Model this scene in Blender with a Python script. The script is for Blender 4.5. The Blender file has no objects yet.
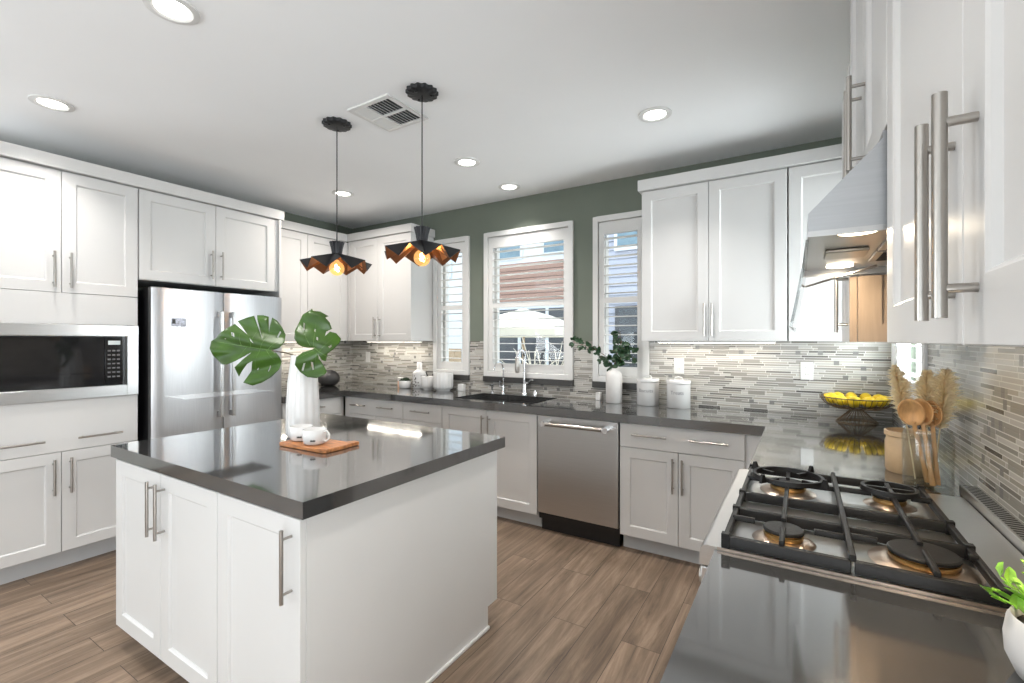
import bpy, bmesh, math, random
from math import sin, cos, pi, radians, sqrt
from mathutils import Vector, Matrix, geometry
random.seed(7)
sc = bpy.context.scene
COL = sc.collection

# ------------------------------------------------------------------ camera, world, sun, exposure
F_PX, YAW, CAM_Z = 466.5, radians(31.78), 1.40
cam_data = bpy.data.cameras.new('camera'); cam = bpy.data.objects.new('camera', cam_data); COL.objects.link(cam)
cam.location = (0, 0, CAM_Z); cam.rotation_euler = (pi/2, 0, YAW)
cam_data.sensor_fit = 'HORIZONTAL'; cam_data.sensor_width = 36.0
cam_data.lens = F_PX*36.0/1024.0; cam_data.shift_y = -1.1/1024.0
cam_data.clip_start = 0.01; cam_data.clip_end = 200
sc.camera = cam
world = bpy.data.worlds.new('world'); sc.world = world; world.use_nodes = True
bg = world.node_tree.nodes['Background']
bg.inputs[0].default_value = (0.80, 0.90, 1.0, 1); bg.inputs[1].default_value = 2.0
sun_d = bpy.data.lights.new('sun', 'SUN'); sun = bpy.data.objects.new('sun', sun_d); COL.objects.link(sun)
sun_d.energy = 6.0; sun_d.angle = radians(0.5); sun_d.color = (1, .95, .86)
sun.rotation_euler = Vector((-0.125, -1.0, -1.42)).to_track_quat('-Z', 'Y').to_euler()
sun.location = (0, 12, 14)
vs = sc.view_settings
vs.view_transform = 'Standard'; vs.look = 'None'; vs.gamma = 1.0; vs.use_curve_mapping = False
vs.exposure = 0.20
sc.cycles.use_denoising = True
sc.cycles.max_bounces = 12; sc.cycles.diffuse_bounces = 8; sc.cycles.glossy_bounces = 5
sc.cycles.transparent_max_bounces = 16; sc.cycles.transmission_bounces = 6
sc.cycles.caustics_reflective = False; sc.cycles.caustics_refractive = False
sc.cycles.sample_clamp_indirect = 6.0

def area(name, loc, direction, sx, sy, power, color=(1, 1, 1), parent=None, spread=None, shape='RECTANGLE'):
    d = bpy.data.lights.new(name, 'AREA'); d.shape = shape; d.size = sx; d.size_y = sy
    d.energy = power; d.color = color
    if spread: d.spread = spread
    o = bpy.data.objects.new(name, d); COL.objects.link(o)
    o.location = loc; o.rotation_euler = Vector(direction).to_track_quat('-Z', 'Y').to_euler()
    if parent: o.parent = parent
    return o
# daylight lamps at unseen glazing behind the camera, tilted up to lift the ceiling
area('daylight_patio_door', (-2.9, -4.44, 1.25), (0, 1, 2.6), 2.5, 2.1, 52, (.95, .975, 1.0))
area('daylight_front_window', (-0.35, -4.44, 1.35), (0, 1, 2.6), 1.2, 1.7, 30, (.95, .975, 1.0))
area('daylight_side_window', (-5.92, -2.2, 1.45), (1, 0.1, 1.6), 2.6, 1.9, 120, (.95, .975, 1.0))
area('fill_light_right', (0.45, -0.98, 1.05), (-1, 0.15, 0.45), 1.5, 1.9, 66, (.95, .975, 1.0))  # added lamp, brightens the island side and the ceiling
# daylight at the kitchen windows (sky outside the panes)
area('daylight_corner_window', (0.86, 3.1, 1.70), (-1, -0.1, 0.45), 0.7, 1.2, 70, (.93, .97, 1.0))

# ------------------------------------------------------------------ room constants
XL, XR, YB, YF, ZC = -4.44, 0.48, 3.64, -4.5, 2.70
ZT = 0.915            # counter top height
ZU = 1.395            # underside of the upper cabinets

# ------------------------------------------------------------------ materials
def new_mat(name):
    m = bpy.data.materials.new(name); m.use_nodes = True
    return m, m.node_tree.nodes, m.node_tree.links, m.node_tree.nodes['Principled BSDF']
def pmat(name, col, rough=.5, metal=0.0, spec=.5, noise=0.0, nscale=20, bump=0.0, bscale=(60, 60, 60), coat=0.0, stretch=(1, 1, 1)):
    m, n, l, b = new_mat(name)
    b.inputs['Base Color'].default_value = (*col, 1); b.inputs['Roughness'].default_value = rough
    b.inputs['Metallic'].default_value = metal; b.inputs['Specular IOR Level'].default_value = spec
    b.inputs['Coat Weight'].default_value = coat
    tc = n.new('ShaderNodeTexCoord')
    if noise > 0:
        mp = n.new('ShaderNodeMapping'); mp.inputs['Scale'].default_value = stretch
        nz = n.new('ShaderNodeTexNoise'); nz.inputs['Scale'].default_value = nscale; nz.inputs['Detail'].default_value = 4
        rp = n.new('ShaderNodeValToRGB')
        lo = tuple(c*(1-noise) for c in col); hi = tuple(min(1, c*(1+noise)) for c in col)
        rp.color_ramp.elements[0].position = .3; rp.color_ramp.elements[1].position = .7
        rp.color_ramp.elements[0].color = (*lo, 1); rp.color_ramp.elements[1].color = (*hi, 1)
        l.new(tc.outputs['Object'], mp.inputs[0]); l.new(mp.outputs[0], nz.inputs['Vector'])
        l.new(nz.outputs['Fac'], rp.inputs[0]); l.new(rp.outputs[0], b.inputs['Base Color'])
    if bump > 0:
        mp2 = n.new('ShaderNodeMapping'); mp2.inputs['Scale'].default_value = bscale
        nz2 = n.new('ShaderNodeTexNoise'); nz2.inputs['Scale'].default_value = 1.0; nz2.inputs['Detail'].default_value = 2
        bp = n.new('ShaderNodeBump'); bp.inputs['Strength'].default_value = bump; bp.inputs['Distance'].default_value = .02
        l.new(tc.outputs['Object'], mp2.inputs[0]); l.new(mp2.outputs[0], nz2.inputs['Vector'])
        l.new(nz2.outputs['Fac'], bp.inputs['Height']); l.new(bp.outputs[0], b.inputs['Normal'])
    return m
def emat(name, col, strength):
    m, n, l, b = new_mat(name)
    b.inputs['Base Color'].default_value = (*col, 1)
    b.inputs['Emission Color'].default_value = (*col, 1); b.inputs['Emission Strength'].default_value = strength
    return m
def glassmat(name, tint=(1, 1, 1), refl=1.0, rough=0.0, glow=0):
    m = bpy.data.materials.new(name); m.use_nodes = True; n = m.node_tree.nodes; l = m.node_tree.links
    n.clear()
    out = n.new('ShaderNodeOutputMaterial'); mix = n.new('ShaderNodeMixShader'); tr = n.new('ShaderNodeBsdfTransparent')
    gl = n.new('ShaderNodeBsdfGlossy'); fr = n.new('ShaderNodeLayerWeight'); fr.inputs[0].default_value = .5; pw = n.new('ShaderNodeMath'); pw.operation = 'POWER'; pw.inputs[1].default_value = 3.5
    mu = n.new('ShaderNodeMath'); mu.operation = 'MULTIPLY_ADD'; mu.inputs[1].default_value = .55*refl; mu.inputs[2].default_value = .04*refl; mu.use_clamp = True
    tr.inputs[0].default_value = (*tint, 1); gl.inputs['Roughness'].default_value = rough
    l.new(fr.outputs['Facing'], pw.inputs[0]); l.new(pw.outputs[0], mu.inputs[0]); l.new(mu.outputs[0], mix.inputs[0]); l.new(tr.outputs[0], mix.inputs[1])
    l.new(gl.outputs[0], mix.inputs[2])
    if glow:
        em = n.new('ShaderNodeEmission'); em.inputs[0].default_value = (1, .60, .24, 1); em.inputs[1].default_value = glow
        ads = n.new('ShaderNodeAddShader'); l.new(mix.outputs[0], ads.inputs[0]); l.new(em.outputs[0], ads.inputs[1]); l.new(ads.outputs[0], out.inputs[0])
    else: l.new(mix.outputs[0], out.inputs[0])
    return m

M = {}
M['white'] = pmat('white_cabinet_paint', (.62, .612, .60), .38, noise=.015, nscale=3)
M['trimwhite'] = pmat('white_trim_paint', (.70, .695, .68), .35, noise=.01, nscale=3)
M['ceil'] = pmat('ceiling_paint', (.90, .905, .91), .9, spec=.1, noise=.01, nscale=2)
M['sage'] = pmat('sage_wall_paint', (.172, .194, .160), .85, spec=.2, noise=.03, nscale=4, bump=.05, bscale=(120, 120, 120))
M['greige'] = pmat('pale_wall_paint', (.70, .69, .66), .85, spec=.2, noise=.02, nscale=4)
M['steel'] = pmat('brushed_steel', (.54, .54, .55), .36, 1.0, noise=.05, nscale=6, stretch=(40, 40, 1), bump=.10, bscale=(5.0, 5.0, .7))
M['steelh'] = pmat('brushed_steel_plain', (.56, .555, .55), .3, 1.0, noise=.04, nscale=5, stretch=(1, 1, 60))
M['nickel'] = pmat('satin_nickel', (.40, .375, .345), .28, 1.0, noise=.03, nscale=30)
M['chrome'] = pmat('chrome', (.75, .75, .76), .10, 1.0, noise=.02, nscale=10)
M['quartz'] = pmat('grey_quartz', (.040, .040, .040), .09, noise=.16, nscale=420, coat=.8)
qb = M['quartz'].node_tree.nodes['Principled BSDF']; qb.inputs['IOR'].default_value = 2.2; qb.inputs['Coat Roughness'].default_value = .05
M['black'] = pmat('black_plastic', (.012, .012, .013), .3, noise=.1, nscale=30)
M['blackglass'] = pmat('black_glass', (.012, .012, .013), .06, spec=.6, noise=.05, nscale=10)
M['ovenwin'] = pmat('oven_window_grey_reflection', (.20, .20, .20), .12, spec=.8, noise=.1, nscale=12, stretch=(1, 1, 6))  # base lightened to grey for the reflection in the black glass
M['iron'] = pmat('cast_iron', (.009, .0085, .0085), .42, spec=.28, noise=.2, nscale=80, bump=.05, bscale=(200, 200, 200))
M['brass'] = pmat('brass', (.55, .36, .15), .3, 1.0, noise=.1, nscale=40)
M['copper'] = pmat('copper_lining', (.66, .34, .17), .35, .85, noise=.08, nscale=25)
M['bowl'] = pmat('bronze_burner_bowl', (.52, .43, .36), .3, 1.0, noise=.12, nscale=25)
M['matblack'] = pmat('matte_black_metal', (.016, .016, .018), .45, .3, noise=.1, nscale=30)
M['ceramic'] = pmat('white_ceramic', (.66, .655, .645), .22, noise=.01, nscale=5)
M['matteceramic'] = pmat('matte_white_ceramic', (.66, .64, .62), .6, noise=.03, nscale=25)
M['blackclay'] = pmat('black_clay', (.022, .021, .022), .45, noise=.15, nscale=18)
M['board'] = pmat('acacia_wood', (.40, .155, .05), .4, noise=.45, nscale=9, stretch=(2, 14, 6))
M['spoon'] = pmat('beech_wood', (.52, .29, .12), .5, noise=.18, nscale=14, stretch=(6, 6, 1))
M['lamptan'] = pmat('tan_lamplight_tint', (.385, .285, .205), .45, noise=.08, nscale=7, stretch=(12, 12, 1))  # warm hood light on the white cabinet side, painted as tan
M['beige'] = pmat('beige_stoneware', (.62, .43, .25), .5, noise=.08, nscale=30)
M['pampas'] = pmat('pampas_straw', (.95, .83, .62), .8, noise=.15, nscale=60)
def soften(m):      # thin straw lets light through
    n = m.node_tree.nodes; l = m.node_tree.links; b = n['Principled BSDF']; out = n['Material Output']
    tl = n.new('ShaderNodeBsdfTranslucent'); tl.inputs[0].default_value = (.95, .82, .60, 1); mx = n.new('ShaderNodeMixShader'); mx.inputs[0].default_value = .45
    l.new(b.outputs[0], mx.inputs[1]); l.new(tl.outputs[0], mx.inputs[2]); l.new(mx.outputs[0], out.inputs[0])
soften(M['pampas'])
M['leaf'] = pmat('monstera_leaf', (.032, .086, .003), .35, noise=.35, nscale=9)
M['leafrib'] = pmat('leaf_rib', (.10, .20, .035), .45, noise=.15, nscale=30)
M['leafdark'] = pmat('eucalyptus_leaf', (.022, .062, .024), .42, noise=.5, nscale=40)
M['leaflime'] = pmat('lime_leaf', (.26, .52, .05), .45, noise=.4, nscale=45)
M['succ'] = pmat('succulent_green', (.020, .040, .018), .6, noise=.5, nscale=60)
M['twig'] = pmat('brown_twig', (.16, .09, .055), .7, noise=.3, nscale=50)
M['stem'] = pmat('leaf_stem', (.07, .05, .03), .6, noise=.3, nscale=50)
M['lemon'] = pmat('lemon_peel', (.80, .56, .02), .38, noise=.12, nscale=18, bump=.15, bscale=(250, 250, 250))
M['wire'] = pmat('bronze_wire', (.16, .11, .065), .4, .9, noise=.2, nscale=50)
M['orange'] = pmat('orange_petal', (.72, .25, .09), .5, noise=.2, nscale=50)
M['soil'] = pmat('dark_soil', (.03, .02, .015), .9, noise=.4, nscale=60)
M['ink'] = pmat('grey_print', (.22, .22, .23), .6, noise=.05, nscale=20)
M['speck'] = pmat('dark_speck_glaze', (.06, .055, .05), .5, noise=.1, nscale=20)
M['peach'] = pmat('peach_wax', (.80, .50, .33), .5, noise=.06, nscale=20)
M['darkslate'] = pmat('dark_stone_sill', (.035, .033, .031), .3, noise=.15, nscale=120)
M['sink'] = pmat('dark_composite_sink', (.040, .039, .038), .35, noise=.12, nscale=150)
M['toe'] = pmat('grey_toe_kick', (.50, .50, .50), .5, noise=.02, nscale=8)
M['plastic'] = pmat('white_plastic', (.70, .695, .68), .35, noise=.01, nscale=10)
M['slot'] = pmat('dark_slot', (.05, .05, .05), .6, noise=.05, nscale=10)
M['lens'] = emat('lamp_lens', (1, .97, .92), 7.0)
M['ledwarm'] = emat('led_strip_glow', (1, .93, .82), 9.0)
M['hoodled'] = emat('hood_lamp_glow', (1, .86, .66), 7.0)
M['filament'] = emat('filament_glow', (1, .72, .36), 26.0)
M['display'] = emat('clock_display', (.55, .60, .60), .12)
M['pane'] = glassmat('window_glass', (.97, .99, .99), .7)
M['clear'] = glassmat('clear_jar_glass', (.95, .965, .96), .8)
M['visor'] = glassmat('visor_glass', (.80, .81, .80), 1.7, .03)
M['amber'] = glassmat('amber_bulb_glass', (1.0, .70, .36), .8, 0, .45)
M['bronze'] = pmat('dark_bronze_lining', (.17, .085, .045), .4, .6, noise=.1, nscale=25)
M['extwhite'] = pmat('house_white_stucco', (.82, .86, .90), .8, noise=.03, nscale=3)
M['extbrown'] = pmat('house_brown_siding', (.42, .255, .20), .7, noise=.08, nscale=6, stretch=(1, 1, 20))
M['extlav'] = pmat('house_grey_siding', (.50, .51, .60), .7, noise=.06, nscale=6, stretch=(1, 1, 20))
M['extdark'] = pmat('house_dark_opening', (.07, .075, .085), .3, noise=.2, nscale=4)
M['extglass'] = pmat('house_window_glass', (.20, .30, .36), .12, noise=.2, nscale=4)
M['canvas'] = pmat('cream_canvas', (.86, .80, .69), .8, noise=.03, nscale=5)
M['concrete'] = pmat('patio_concrete', (.48, .46, .43), .85, noise=.12, nscale=6)
M['fence'] = pmat('tan_fence', (.55, .40, .26), .7, noise=.15, nscale=6, stretch=(1, 1, 8))
M['magnet'] = pmat('photo_magnet', (.50, .52, .60), .4, noise=.5, nscale=60)

def floor_mat():
    m, n, l, b = new_mat('oak_plank_floor')
    tc = n.new('ShaderNodeTexCoord'); sep = n.new('ShaderNodeSeparateXYZ'); com = n.new('ShaderNodeCombineXYZ')
    l.new(tc.outputs['Object'], sep.inputs[0]); l.new(sep.outputs['Y'], com.inputs['X']); l.new(sep.outputs['X'], com.inputs['Y'])
    br = n.new('ShaderNodeTexBrick'); l.new(com.outputs[0], br.inputs['Vector'])
    br.inputs['Scale'].default_value = 1; br.inputs['Brick Width'].default_value = 1.3; br.inputs['Row Height'].default_value = .178
    br.inputs['Mortar Size'].default_value = .0016; br.inputs['Mortar Smooth'].default_value = .2
    br.inputs['Color1'].default_value = (0, 0, 0, 1); br.inputs['Color2'].default_value = (1, 1, 1, 1); br.offset = .37; br.offset_frequency = 2
    br.inputs['Mortar'].default_value = (.1, .1, .1, 1)
    # grain, shifted per plank
    ad = n.new('ShaderNodeVectorMath'); ad.operation = 'ADD'; sc_ = n.new('ShaderNodeVectorMath'); sc_.operation = 'SCALE'; sc_.inputs['Scale'].default_value = 7
    l.new(br.outputs['Color'], sc_.inputs[0]); l.new(com.outputs[0], ad.inputs[0]); l.new(sc_.outputs[0], ad.inputs[1])
    mp = n.new('ShaderNodeMapping'); mp.inputs['Scale'].default_value = (.9, 11, 1); l.new(ad.outputs[0], mp.inputs[0])
    nz = n.new('ShaderNodeTexNoise'); nz.inputs['Scale'].default_value = 1.6; nz.inputs['Detail'].default_value = 10; nz.inputs['Roughness'].default_value = .72; nz.inputs['Distortion'].default_value = .55
    l.new(mp.outputs[0], nz.inputs['Vector'])
    rp = n.new('ShaderNodeValToRGB'); e = rp.color_ramp.elements
    e[0].position = .28; e[0].color = (.070, .050, .035, 1); e[1].position = .74; e[1].color = (.35, .268, .198, 1)
    e2 = e.new(.5); e2.color = (.195, .142, .102, 1)
    l.new(nz.outputs['Fac'], rp.inputs[0])
    hs = n.new('ShaderNodeMix'); hs.data_type = 'RGBA'; hs.blend_type = 'MULTIPLY'; hs.inputs[0].default_value = 1
    rp2 = n.new('ShaderNodeValToRGB'); rp2.color_ramp.elements[0].color = (.84, .82, .80, 1); rp2.color_ramp.elements[1].color = (1.12, 1.09, 1.06, 1)
    l.new(br.outputs['Color'], rp2.inputs[0]); l.new(rp.outputs[0], hs.inputs[6]); l.new(rp2.outputs[0], hs.inputs[7])
    mx = n.new('ShaderNodeMix'); mx.data_type = 'RGBA'; mx.inputs[7].default_value = (.05, .035, .025, 1)
    l.new(br.outputs['Fac'], mx.inputs[0]); l.new(hs.outputs[2], mx.inputs[6]); l.new(mx.outputs[2], b.inputs['Base Color'])
    b.inputs['Roughness'].default_value = .42; b.inputs['Specular IOR Level'].default_value = .35
    bp = n.new('ShaderNodeBump'); bp.inputs['Strength'].default_value = .12; bp.inputs['Distance'].default_value = .004
    l.new(nz.outputs['Fac'], bp.inputs['Height']); l.new(bp.outputs[0], b.inputs['Normal'])
    return m
M['floor'] = floor_mat()

def mosaic_mat():
    m, n, l, b = new_mat('linear_glass_mosaic')
    tc = n.new('ShaderNodeTexCoord'); sep = n.new('ShaderNodeSeparateXYZ'); com = n.new('ShaderNodeCombineXYZ'); ad = n.new('ShaderNodeMath')
    l.new(tc.outputs['Object'], sep.inputs[0]); l.new(sep.outputs['X'], ad.inputs[0]); l.new(sep.outputs['Y'], ad.inputs[1])
    def math(op, a, bval):
        q = n.new('ShaderNodeMath'); q.operation = op; l.new(a, q.inputs[0])
        if bval is not None:
            if isinstance(bval, float): q.inputs[1].default_value = bval
            else: l.new(bval, q.inputs[1])
        return q.outputs[0]
    def brick(w, h, mort, off, freq):
        row = math('FLOOR', math('DIVIDE', sep.outputs['Z'], h), None)
        wn = n.new('ShaderNodeTexWhiteNoise'); wn.noise_dimensions = '1D'; l.new(math('ADD', row, off), wn.inputs['W'])
        com = n.new('ShaderNodeCombineXYZ'); l.new(math('ADD', ad.outputs[0], math('MULTIPLY', wn.outputs['Value'], w*3.7)), com.inputs['X']); l.new(sep.outputs['Z'], com.inputs['Y'])
        off = 0.0; freq = 1
        br = n.new('ShaderNodeTexBrick'); l.new(com.outputs[0], br.inputs['Vector'])
        br.inputs['Scale'].default_value = 1; br.inputs['Brick Width'].default_value = w; br.inputs['Row Height'].default_value = h
        br.inputs['Mortar Size'].default_value = mort; br.inputs['Mortar Smooth'].default_value = .1
        br.inputs['Color1'].default_value = (0, 0, 0, 1); br.inputs['Color2'].default_value = (1, 1, 1, 1); br.inputs['Mortar'].default_value = (.5, .5, .5, 1)
        br.offset = off; br.offset_frequency = freq
        return br
    b1 = brick(.150, .0155, .0016, .41, 3); b2 = brick(.031, .031, .0012, 7.31, 2); b3 = brick(.105, .031, .0016, 3.63, 3)
    def ramp(stops):
        rp = n.new('ShaderNodeValToRGB'); rp.color_ramp.interpolation = 'CONSTANT'; e = rp.color_ramp.elements
        e[0].position = 0; e[0].color = (*stops[0][1], 1); e[1].position = stops[1][0]; e[1].color = (*stops[1][1], 1)
        for p, c in stops[2:]:
            x = e.new(p); x.color = (*c, 1)
        return rp
    pal = ramp([(0, (0.385, 0.373, 0.341)), (.16, (0.248, 0.237, 0.215)), (.30, (0.468, 0.453, 0.423)), (.42, (0.310, 0.293, 0.259)), (.54, (0.413, 0.393, 0.360)), (.66, (0.186, 0.175, 0.155)), (.74, (0.358, 0.334, 0.291)), (.86, (0.440, 0.427, 0.398)), (.965, (0.110, 0.103, 0.092))])
    l.new(b1.outputs['Color'], pal.inputs[0])
    pal3 = ramp([(0, (0.344, 0.334, 0.304)), (.4, (0.427, 0.413, 0.385)), (.7, (0.275, 0.260, 0.234))])
    l.new(b3.outputs['Color'], pal3.inputs[0])
    def gt(node, th):
        g = n.new('ShaderNodeMath'); g.operation = 'GREATER_THAN'; g.inputs[1].default_value = th; l.new(node.outputs['Color'], g.inputs[0]); return g
    def mixc(fac, a, bcol, bconst=None):
        mx = n.new('ShaderNodeMix'); mx.data_type = 'RGBA'; l.new(fac, mx.inputs[0]); l.new(a, mx.inputs[6])
        if bconst: mx.inputs[7].default_value = (*bconst, 1)
        else: l.new(bcol, mx.inputs[7])
        return mx.outputs[2]
    sub = n.new('ShaderNodeMath'); sub.operation = 'GREATER_THAN'; sub.inputs[1].default_value = .80; l.new(b3.outputs['Color'], sub.inputs[0])
    c = mixc(sub.outputs[0], pal.outputs[0], pal3.outputs[0])
    inv = n.new('ShaderNodeMath'); inv.operation = 'SUBTRACT'; inv.inputs[0].default_value = 1; l.new(sub.outputs[0], inv.inputs[1])
    c = mixc(math('MULTIPLY', b1.outputs['Fac'], inv.outputs[0]), c, None, (.66, .64, .60))
    c = mixc(math('MULTIPLY', b3.outputs['Fac'], sub.outputs[0]), c, None, (.66, .64, .60))
    sq = gt(b2, .962)
    c = mixc(sq.outputs[0], c, None, (.20, .195, .185))
    l.new(c, b.inputs['Base Color'])
    b.inputs['Roughness'].default_value = .2; b.inputs['Specular IOR Level'].default_value = .55
    bp = n.new('ShaderNodeBump'); bp.inputs['Strength'].default_value = .5; bp.inputs['Distance'].default_value = .002; bp.invert = True
    l.new(b1.outputs['Fac'], bp.inputs['Height'])
    bp2 = n.new('ShaderNodeBump'); bp2.inputs['Strength'].default_value = .15; bp2.inputs['Distance'].default_value = .002
    l.new(b1.outputs['Color'], bp2.inputs['Height']); l.new(bp.outputs[0], bp2.inputs['Normal']); l.new(bp2.outputs[0], b.inputs['Normal'])
    return m
M['mosaic'] = mosaic_mat()

# ------------------------------------------------------------------ mesh helpers
class MB:
    def __init__(s): s.bm = bmesh.new()
    def face(s, pts):
        try: return s.bm.faces.new([s.bm.verts.new(p) for p in pts])
        except ValueError: return None
    def box(s, x0, y0, z0, x1, y1, z1):
        x0, x1 = min(x0, x1), max(x0, x1); y0, y1 = min(y0, y1), max(y0, y1); z0, z1 = min(z0, z1), max(z0, z1)
        v = [s.bm.verts.new(p) for p in ((x0, y0, z0), (x1, y0, z0), (x1, y1, z0), (x0, y1, z0), (x0, y0, z1), (x1, y0, z1), (x1, y1, z1), (x0, y1, z1))]
        for f in ((0, 3, 2, 1), (4, 5, 6, 7), (0, 1, 5, 4), (1, 2, 6, 5), (2, 3, 7, 6), (3, 0, 4, 7)): s.bm.faces.new([v[i] for i in f])
        return s
    def rings(s, rings, cap0=True, cap1=True, closed=True):
        vs = [[s.bm.verts.new(p) for p in r] for r in rings]; n = len(vs[0])
        for a, b in zip(vs, vs[1:]):
            for i in range(n if closed else n-1):
                j = (i+1) % n
                s.bm.faces.new((a[i], a[j], b[j], b[i]))
        if cap0: s.bm.faces.new(list(reversed(vs[0])))
        if cap1: s.bm.faces.new(vs[-1])
        return s
    def lathe(s, prof, c=(0, 0, 0), seg=32, cap0=True, cap1=True, flute=0, nf=0):
        rs = []
        for r, z in prof:
            rs.append([(c[0]+r*(1+flute*cos(nf*2*pi*i/seg))*cos(2*pi*i/seg), c[1]+r*(1+flute*cos(nf*2*pi*i/seg))*sin(2*pi*i/seg), c[2]+z) for i in range(seg)])
        return s.rings(rs, cap0, cap1)
    def tube(s, pts, r, seg=10, caps=True):
        pts = [Vector(p) for p in pts]; rr = r if isinstance(r, (list, tuple)) else [r]*len(pts)
        rings = []; up = None
        for i, p in enumerate(pts):
            t = (pts[min(i+1, len(pts)-1)]-pts[max(i-1, 0)]).normalized()
            if up is None:
                up = Vector((0, 0, 1)) if abs(t.z) < .9 else Vector((1, 0, 0))
            a = t.cross(up).normalized(); b = a.cross(t).normalized(); up = b
            rings.append([p+a*rr[i]*cos(2*pi*k/seg)+b*rr[i]*sin(2*pi*k/seg) for k in range(seg)])
        return s.rings(rings, caps, caps)
    def cyl(s, p0, p1, r, seg=16, r1=None): return s.tube([p0, p1], [r, r if r1 is None else r1], seg)
    def torus(s, c, R, r, seg=36, rs=8):
        rings = []
        vs = [[s.bm.verts.new((c[0]+(R+r*cos(2*pi*k/rs))*cos(2*pi*i/seg), c[1]+(R+r*cos(2*pi*k/rs))*sin(2*pi*i/seg), c[2]+r*sin(2*pi*k/rs))) for k in range(rs)] for i in range(seg)]
        for i in range(seg):
            for k in range(rs):
                s.bm.faces.new((vs[i][k], vs[(i+1) % seg][k], vs[(i+1) % seg][(k+1) % rs], vs[i][(k+1) % rs]))
        return s
    def prism(s, poly, axis, a, b):
        # poly in the two remaining axes (in x,y,z order), extruded along axis from a to b
        def P(u, v, w): return {'x': (w, u, v), 'y': (u, w, v), 'z': (u, v, w)}[axis]
        s.rings([[P(u, v, a) for u, v in poly], [P(u, v, b) for u, v in poly]])
        return s
    def shaker(s, x0, x1, z0, z1, yf=0.0, t=.02, st=.065, rec=.010):
        def R(i, y): return [(x0+i, y, z0+i), (x1-i, y, z0+i), (x1-i, y, z1-i), (x0+i, y, z1-i)]
        s.rings([R(0, yf+t), R(0, yf+.0015), R(.0015, yf), R(st, yf), R(st+.004, yf+.003), R(st+.008, yf+rec)])
        return s
    def build(s, name, mat, parent=None, bevel=0, smooth=35, solid=0, loc=None, weld=True):
        bm = s.bm
        if weld: bmesh.ops.remove_doubles(bm, verts=bm.verts, dist=1e-6)
        bmesh.ops.recalc_face_normals(bm, faces=bm.faces)
        me = bpy.data.meshes.new(name); bm.to_mesh(me); bm.free()
        if smooth:
            for p in me.polygons: p.use_smooth = True
            me.set_sharp_from_angle(angle=radians(smooth))
        me.materials.append(M[mat] if isinstance(mat, str) else mat)
        o = bpy.data.objects.new(name, me); COL.objects.link(o)
        if parent: o.parent = parent
        if loc: o.location = loc
        if bevel:
            md = o.modifiers.new('edge', 'BEVEL'); md.width = bevel; md.segments = 2; md.limit_method = 'ANGLE'; md.angle_limit = radians(40)
        if solid:
            md = o.modifiers.new('thickness', 'SOLIDIFY'); md.thickness = solid; md.offset = 0
        return o
def tag(o, label, cat=None, group=None, kind=None):
    o['label'] = label
    if cat: o['category'] = cat
    if group: o['group'] = group
    if kind: o['kind'] = kind
    return o
def thing(name, label, cat, loc=(0, 0, 0), rot=0, group=None):
    o = bpy.data.objects.new(name, None); COL.objects.link(o); o.location = loc; o.rotation_euler = (0, 0, rot)
    o.empty_display_size = .05
    return tag(o, label, cat, group)
def plab(o, label): o['label'] = label; return o
def copy_tree(src, loc, rot=None, label=None, group=None):
    def rec(o, par):
        c = o.copy(); COL.objects.link(c)
        if par: c.parent = par
        for ch in list(o.children): rec(ch, c)
        return c
    r = rec(src, None); r.location = loc
    if rot is not None: r.rotation_euler = rot
    if label: r['label'] = label
    if group: r['group'] = group
    return r
def pix(u, v, depth):
    """a point at a distance along the view axis (only used to read sizes off the photo)"""
    Fw = Vector((-sin(YAW), cos(YAW), 0)); R = Vector((cos(YAW), sin(YAW), 0))
    return Vector((0, 0, CAM_Z))+Fw*depth+R*((u-512)/F_PX*depth)+Vector((0, 0, (340.4-v)/F_PX*depth))

# ------------------------------------------------------------------ room shell
def struct(o, label, cat): return tag(o, label, cat, kind='structure')
WX0 = -6.0
struct(MB().box(WX0-.15, YF-.15, -.08, XR+.15, YB+.15, 0).build('floor', 'floor', smooth=0), 'brown oak plank floor running towards the windows', 'floor')
struct(MB().box(WX0-.15, YF-.15, ZC, XR+.15, YB+.15, ZC+.1).build('ceiling', 'ceil', smooth=0), 'flat white kitchen ceiling', 'ceiling')
WIN = [('window_1', -3.190, -2.735), ('window_2', -2.560, -1.637), ('window_3', -1.461, -1.000)]
WZ0, WZ1 = 1.064, 2.414
def wall_with_holes(axis, at0, at1, a0, a1, holes):
    m = MB(); cur = a0
    def bx(u0, u1, z0, z1):
        if u1-u0 < 1e-4 or z1-z0 < 1e-4: return
        if axis == 'x': m.box(u0, at0, z0, u1, at1, z1)
        else: m.box(at0, u0, z0, at1, u1, z1)
    for h0, h1, z0, z1 in sorted(holes):
        bx(cur, h0, 0, ZC); bx(h0, h1, 0, z0); bx(h0, h1, z1, ZC); cur = h1
    bx(cur, a1, 0, ZC)
    return m
INS = .045
struct(wall_with_holes('x', YB, YB+.15, XL-.15, XR+.15, [(x0+INS, x1-INS, WZ0+INS, WZ1-INS) for _, x0, x1 in WIN]).build('wall_back', 'sage', smooth=0), 'sage green wall with three shuttered windows above the sink', 'wall')
WY0, WY1 = 2.70, 3.57
struct(wall_with_holes('y', XR, XR+.15, YF, YB+.15, [(WY0+INS, WY1-INS, WZ0+INS, WZ1-INS), (-1.78, -.18, .05, 2.12)]).build('wall_right', 'sage', smooth=0), 'wall behind the range hood at the right', 'wall')
struct(MB().box(XL-.15, .45, 0, XL, YB+.15, ZC).box(WX0, .45, 0, XL-.15, .60, ZC).build('wall_left', 'sage', smooth=0), 'wall behind the fridge and microwave cabinets', 'wall')
struct(wall_with_holes('x', YF-.15, YF, WX0, XR+.15, [(-4.2, -1.6, .05, 2.35), (-.98, .28, .45, 2.25)]).build('wall_front', 'greige', smooth=0), 'pale wall with the patio door behind the camera', 'wall')
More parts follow.
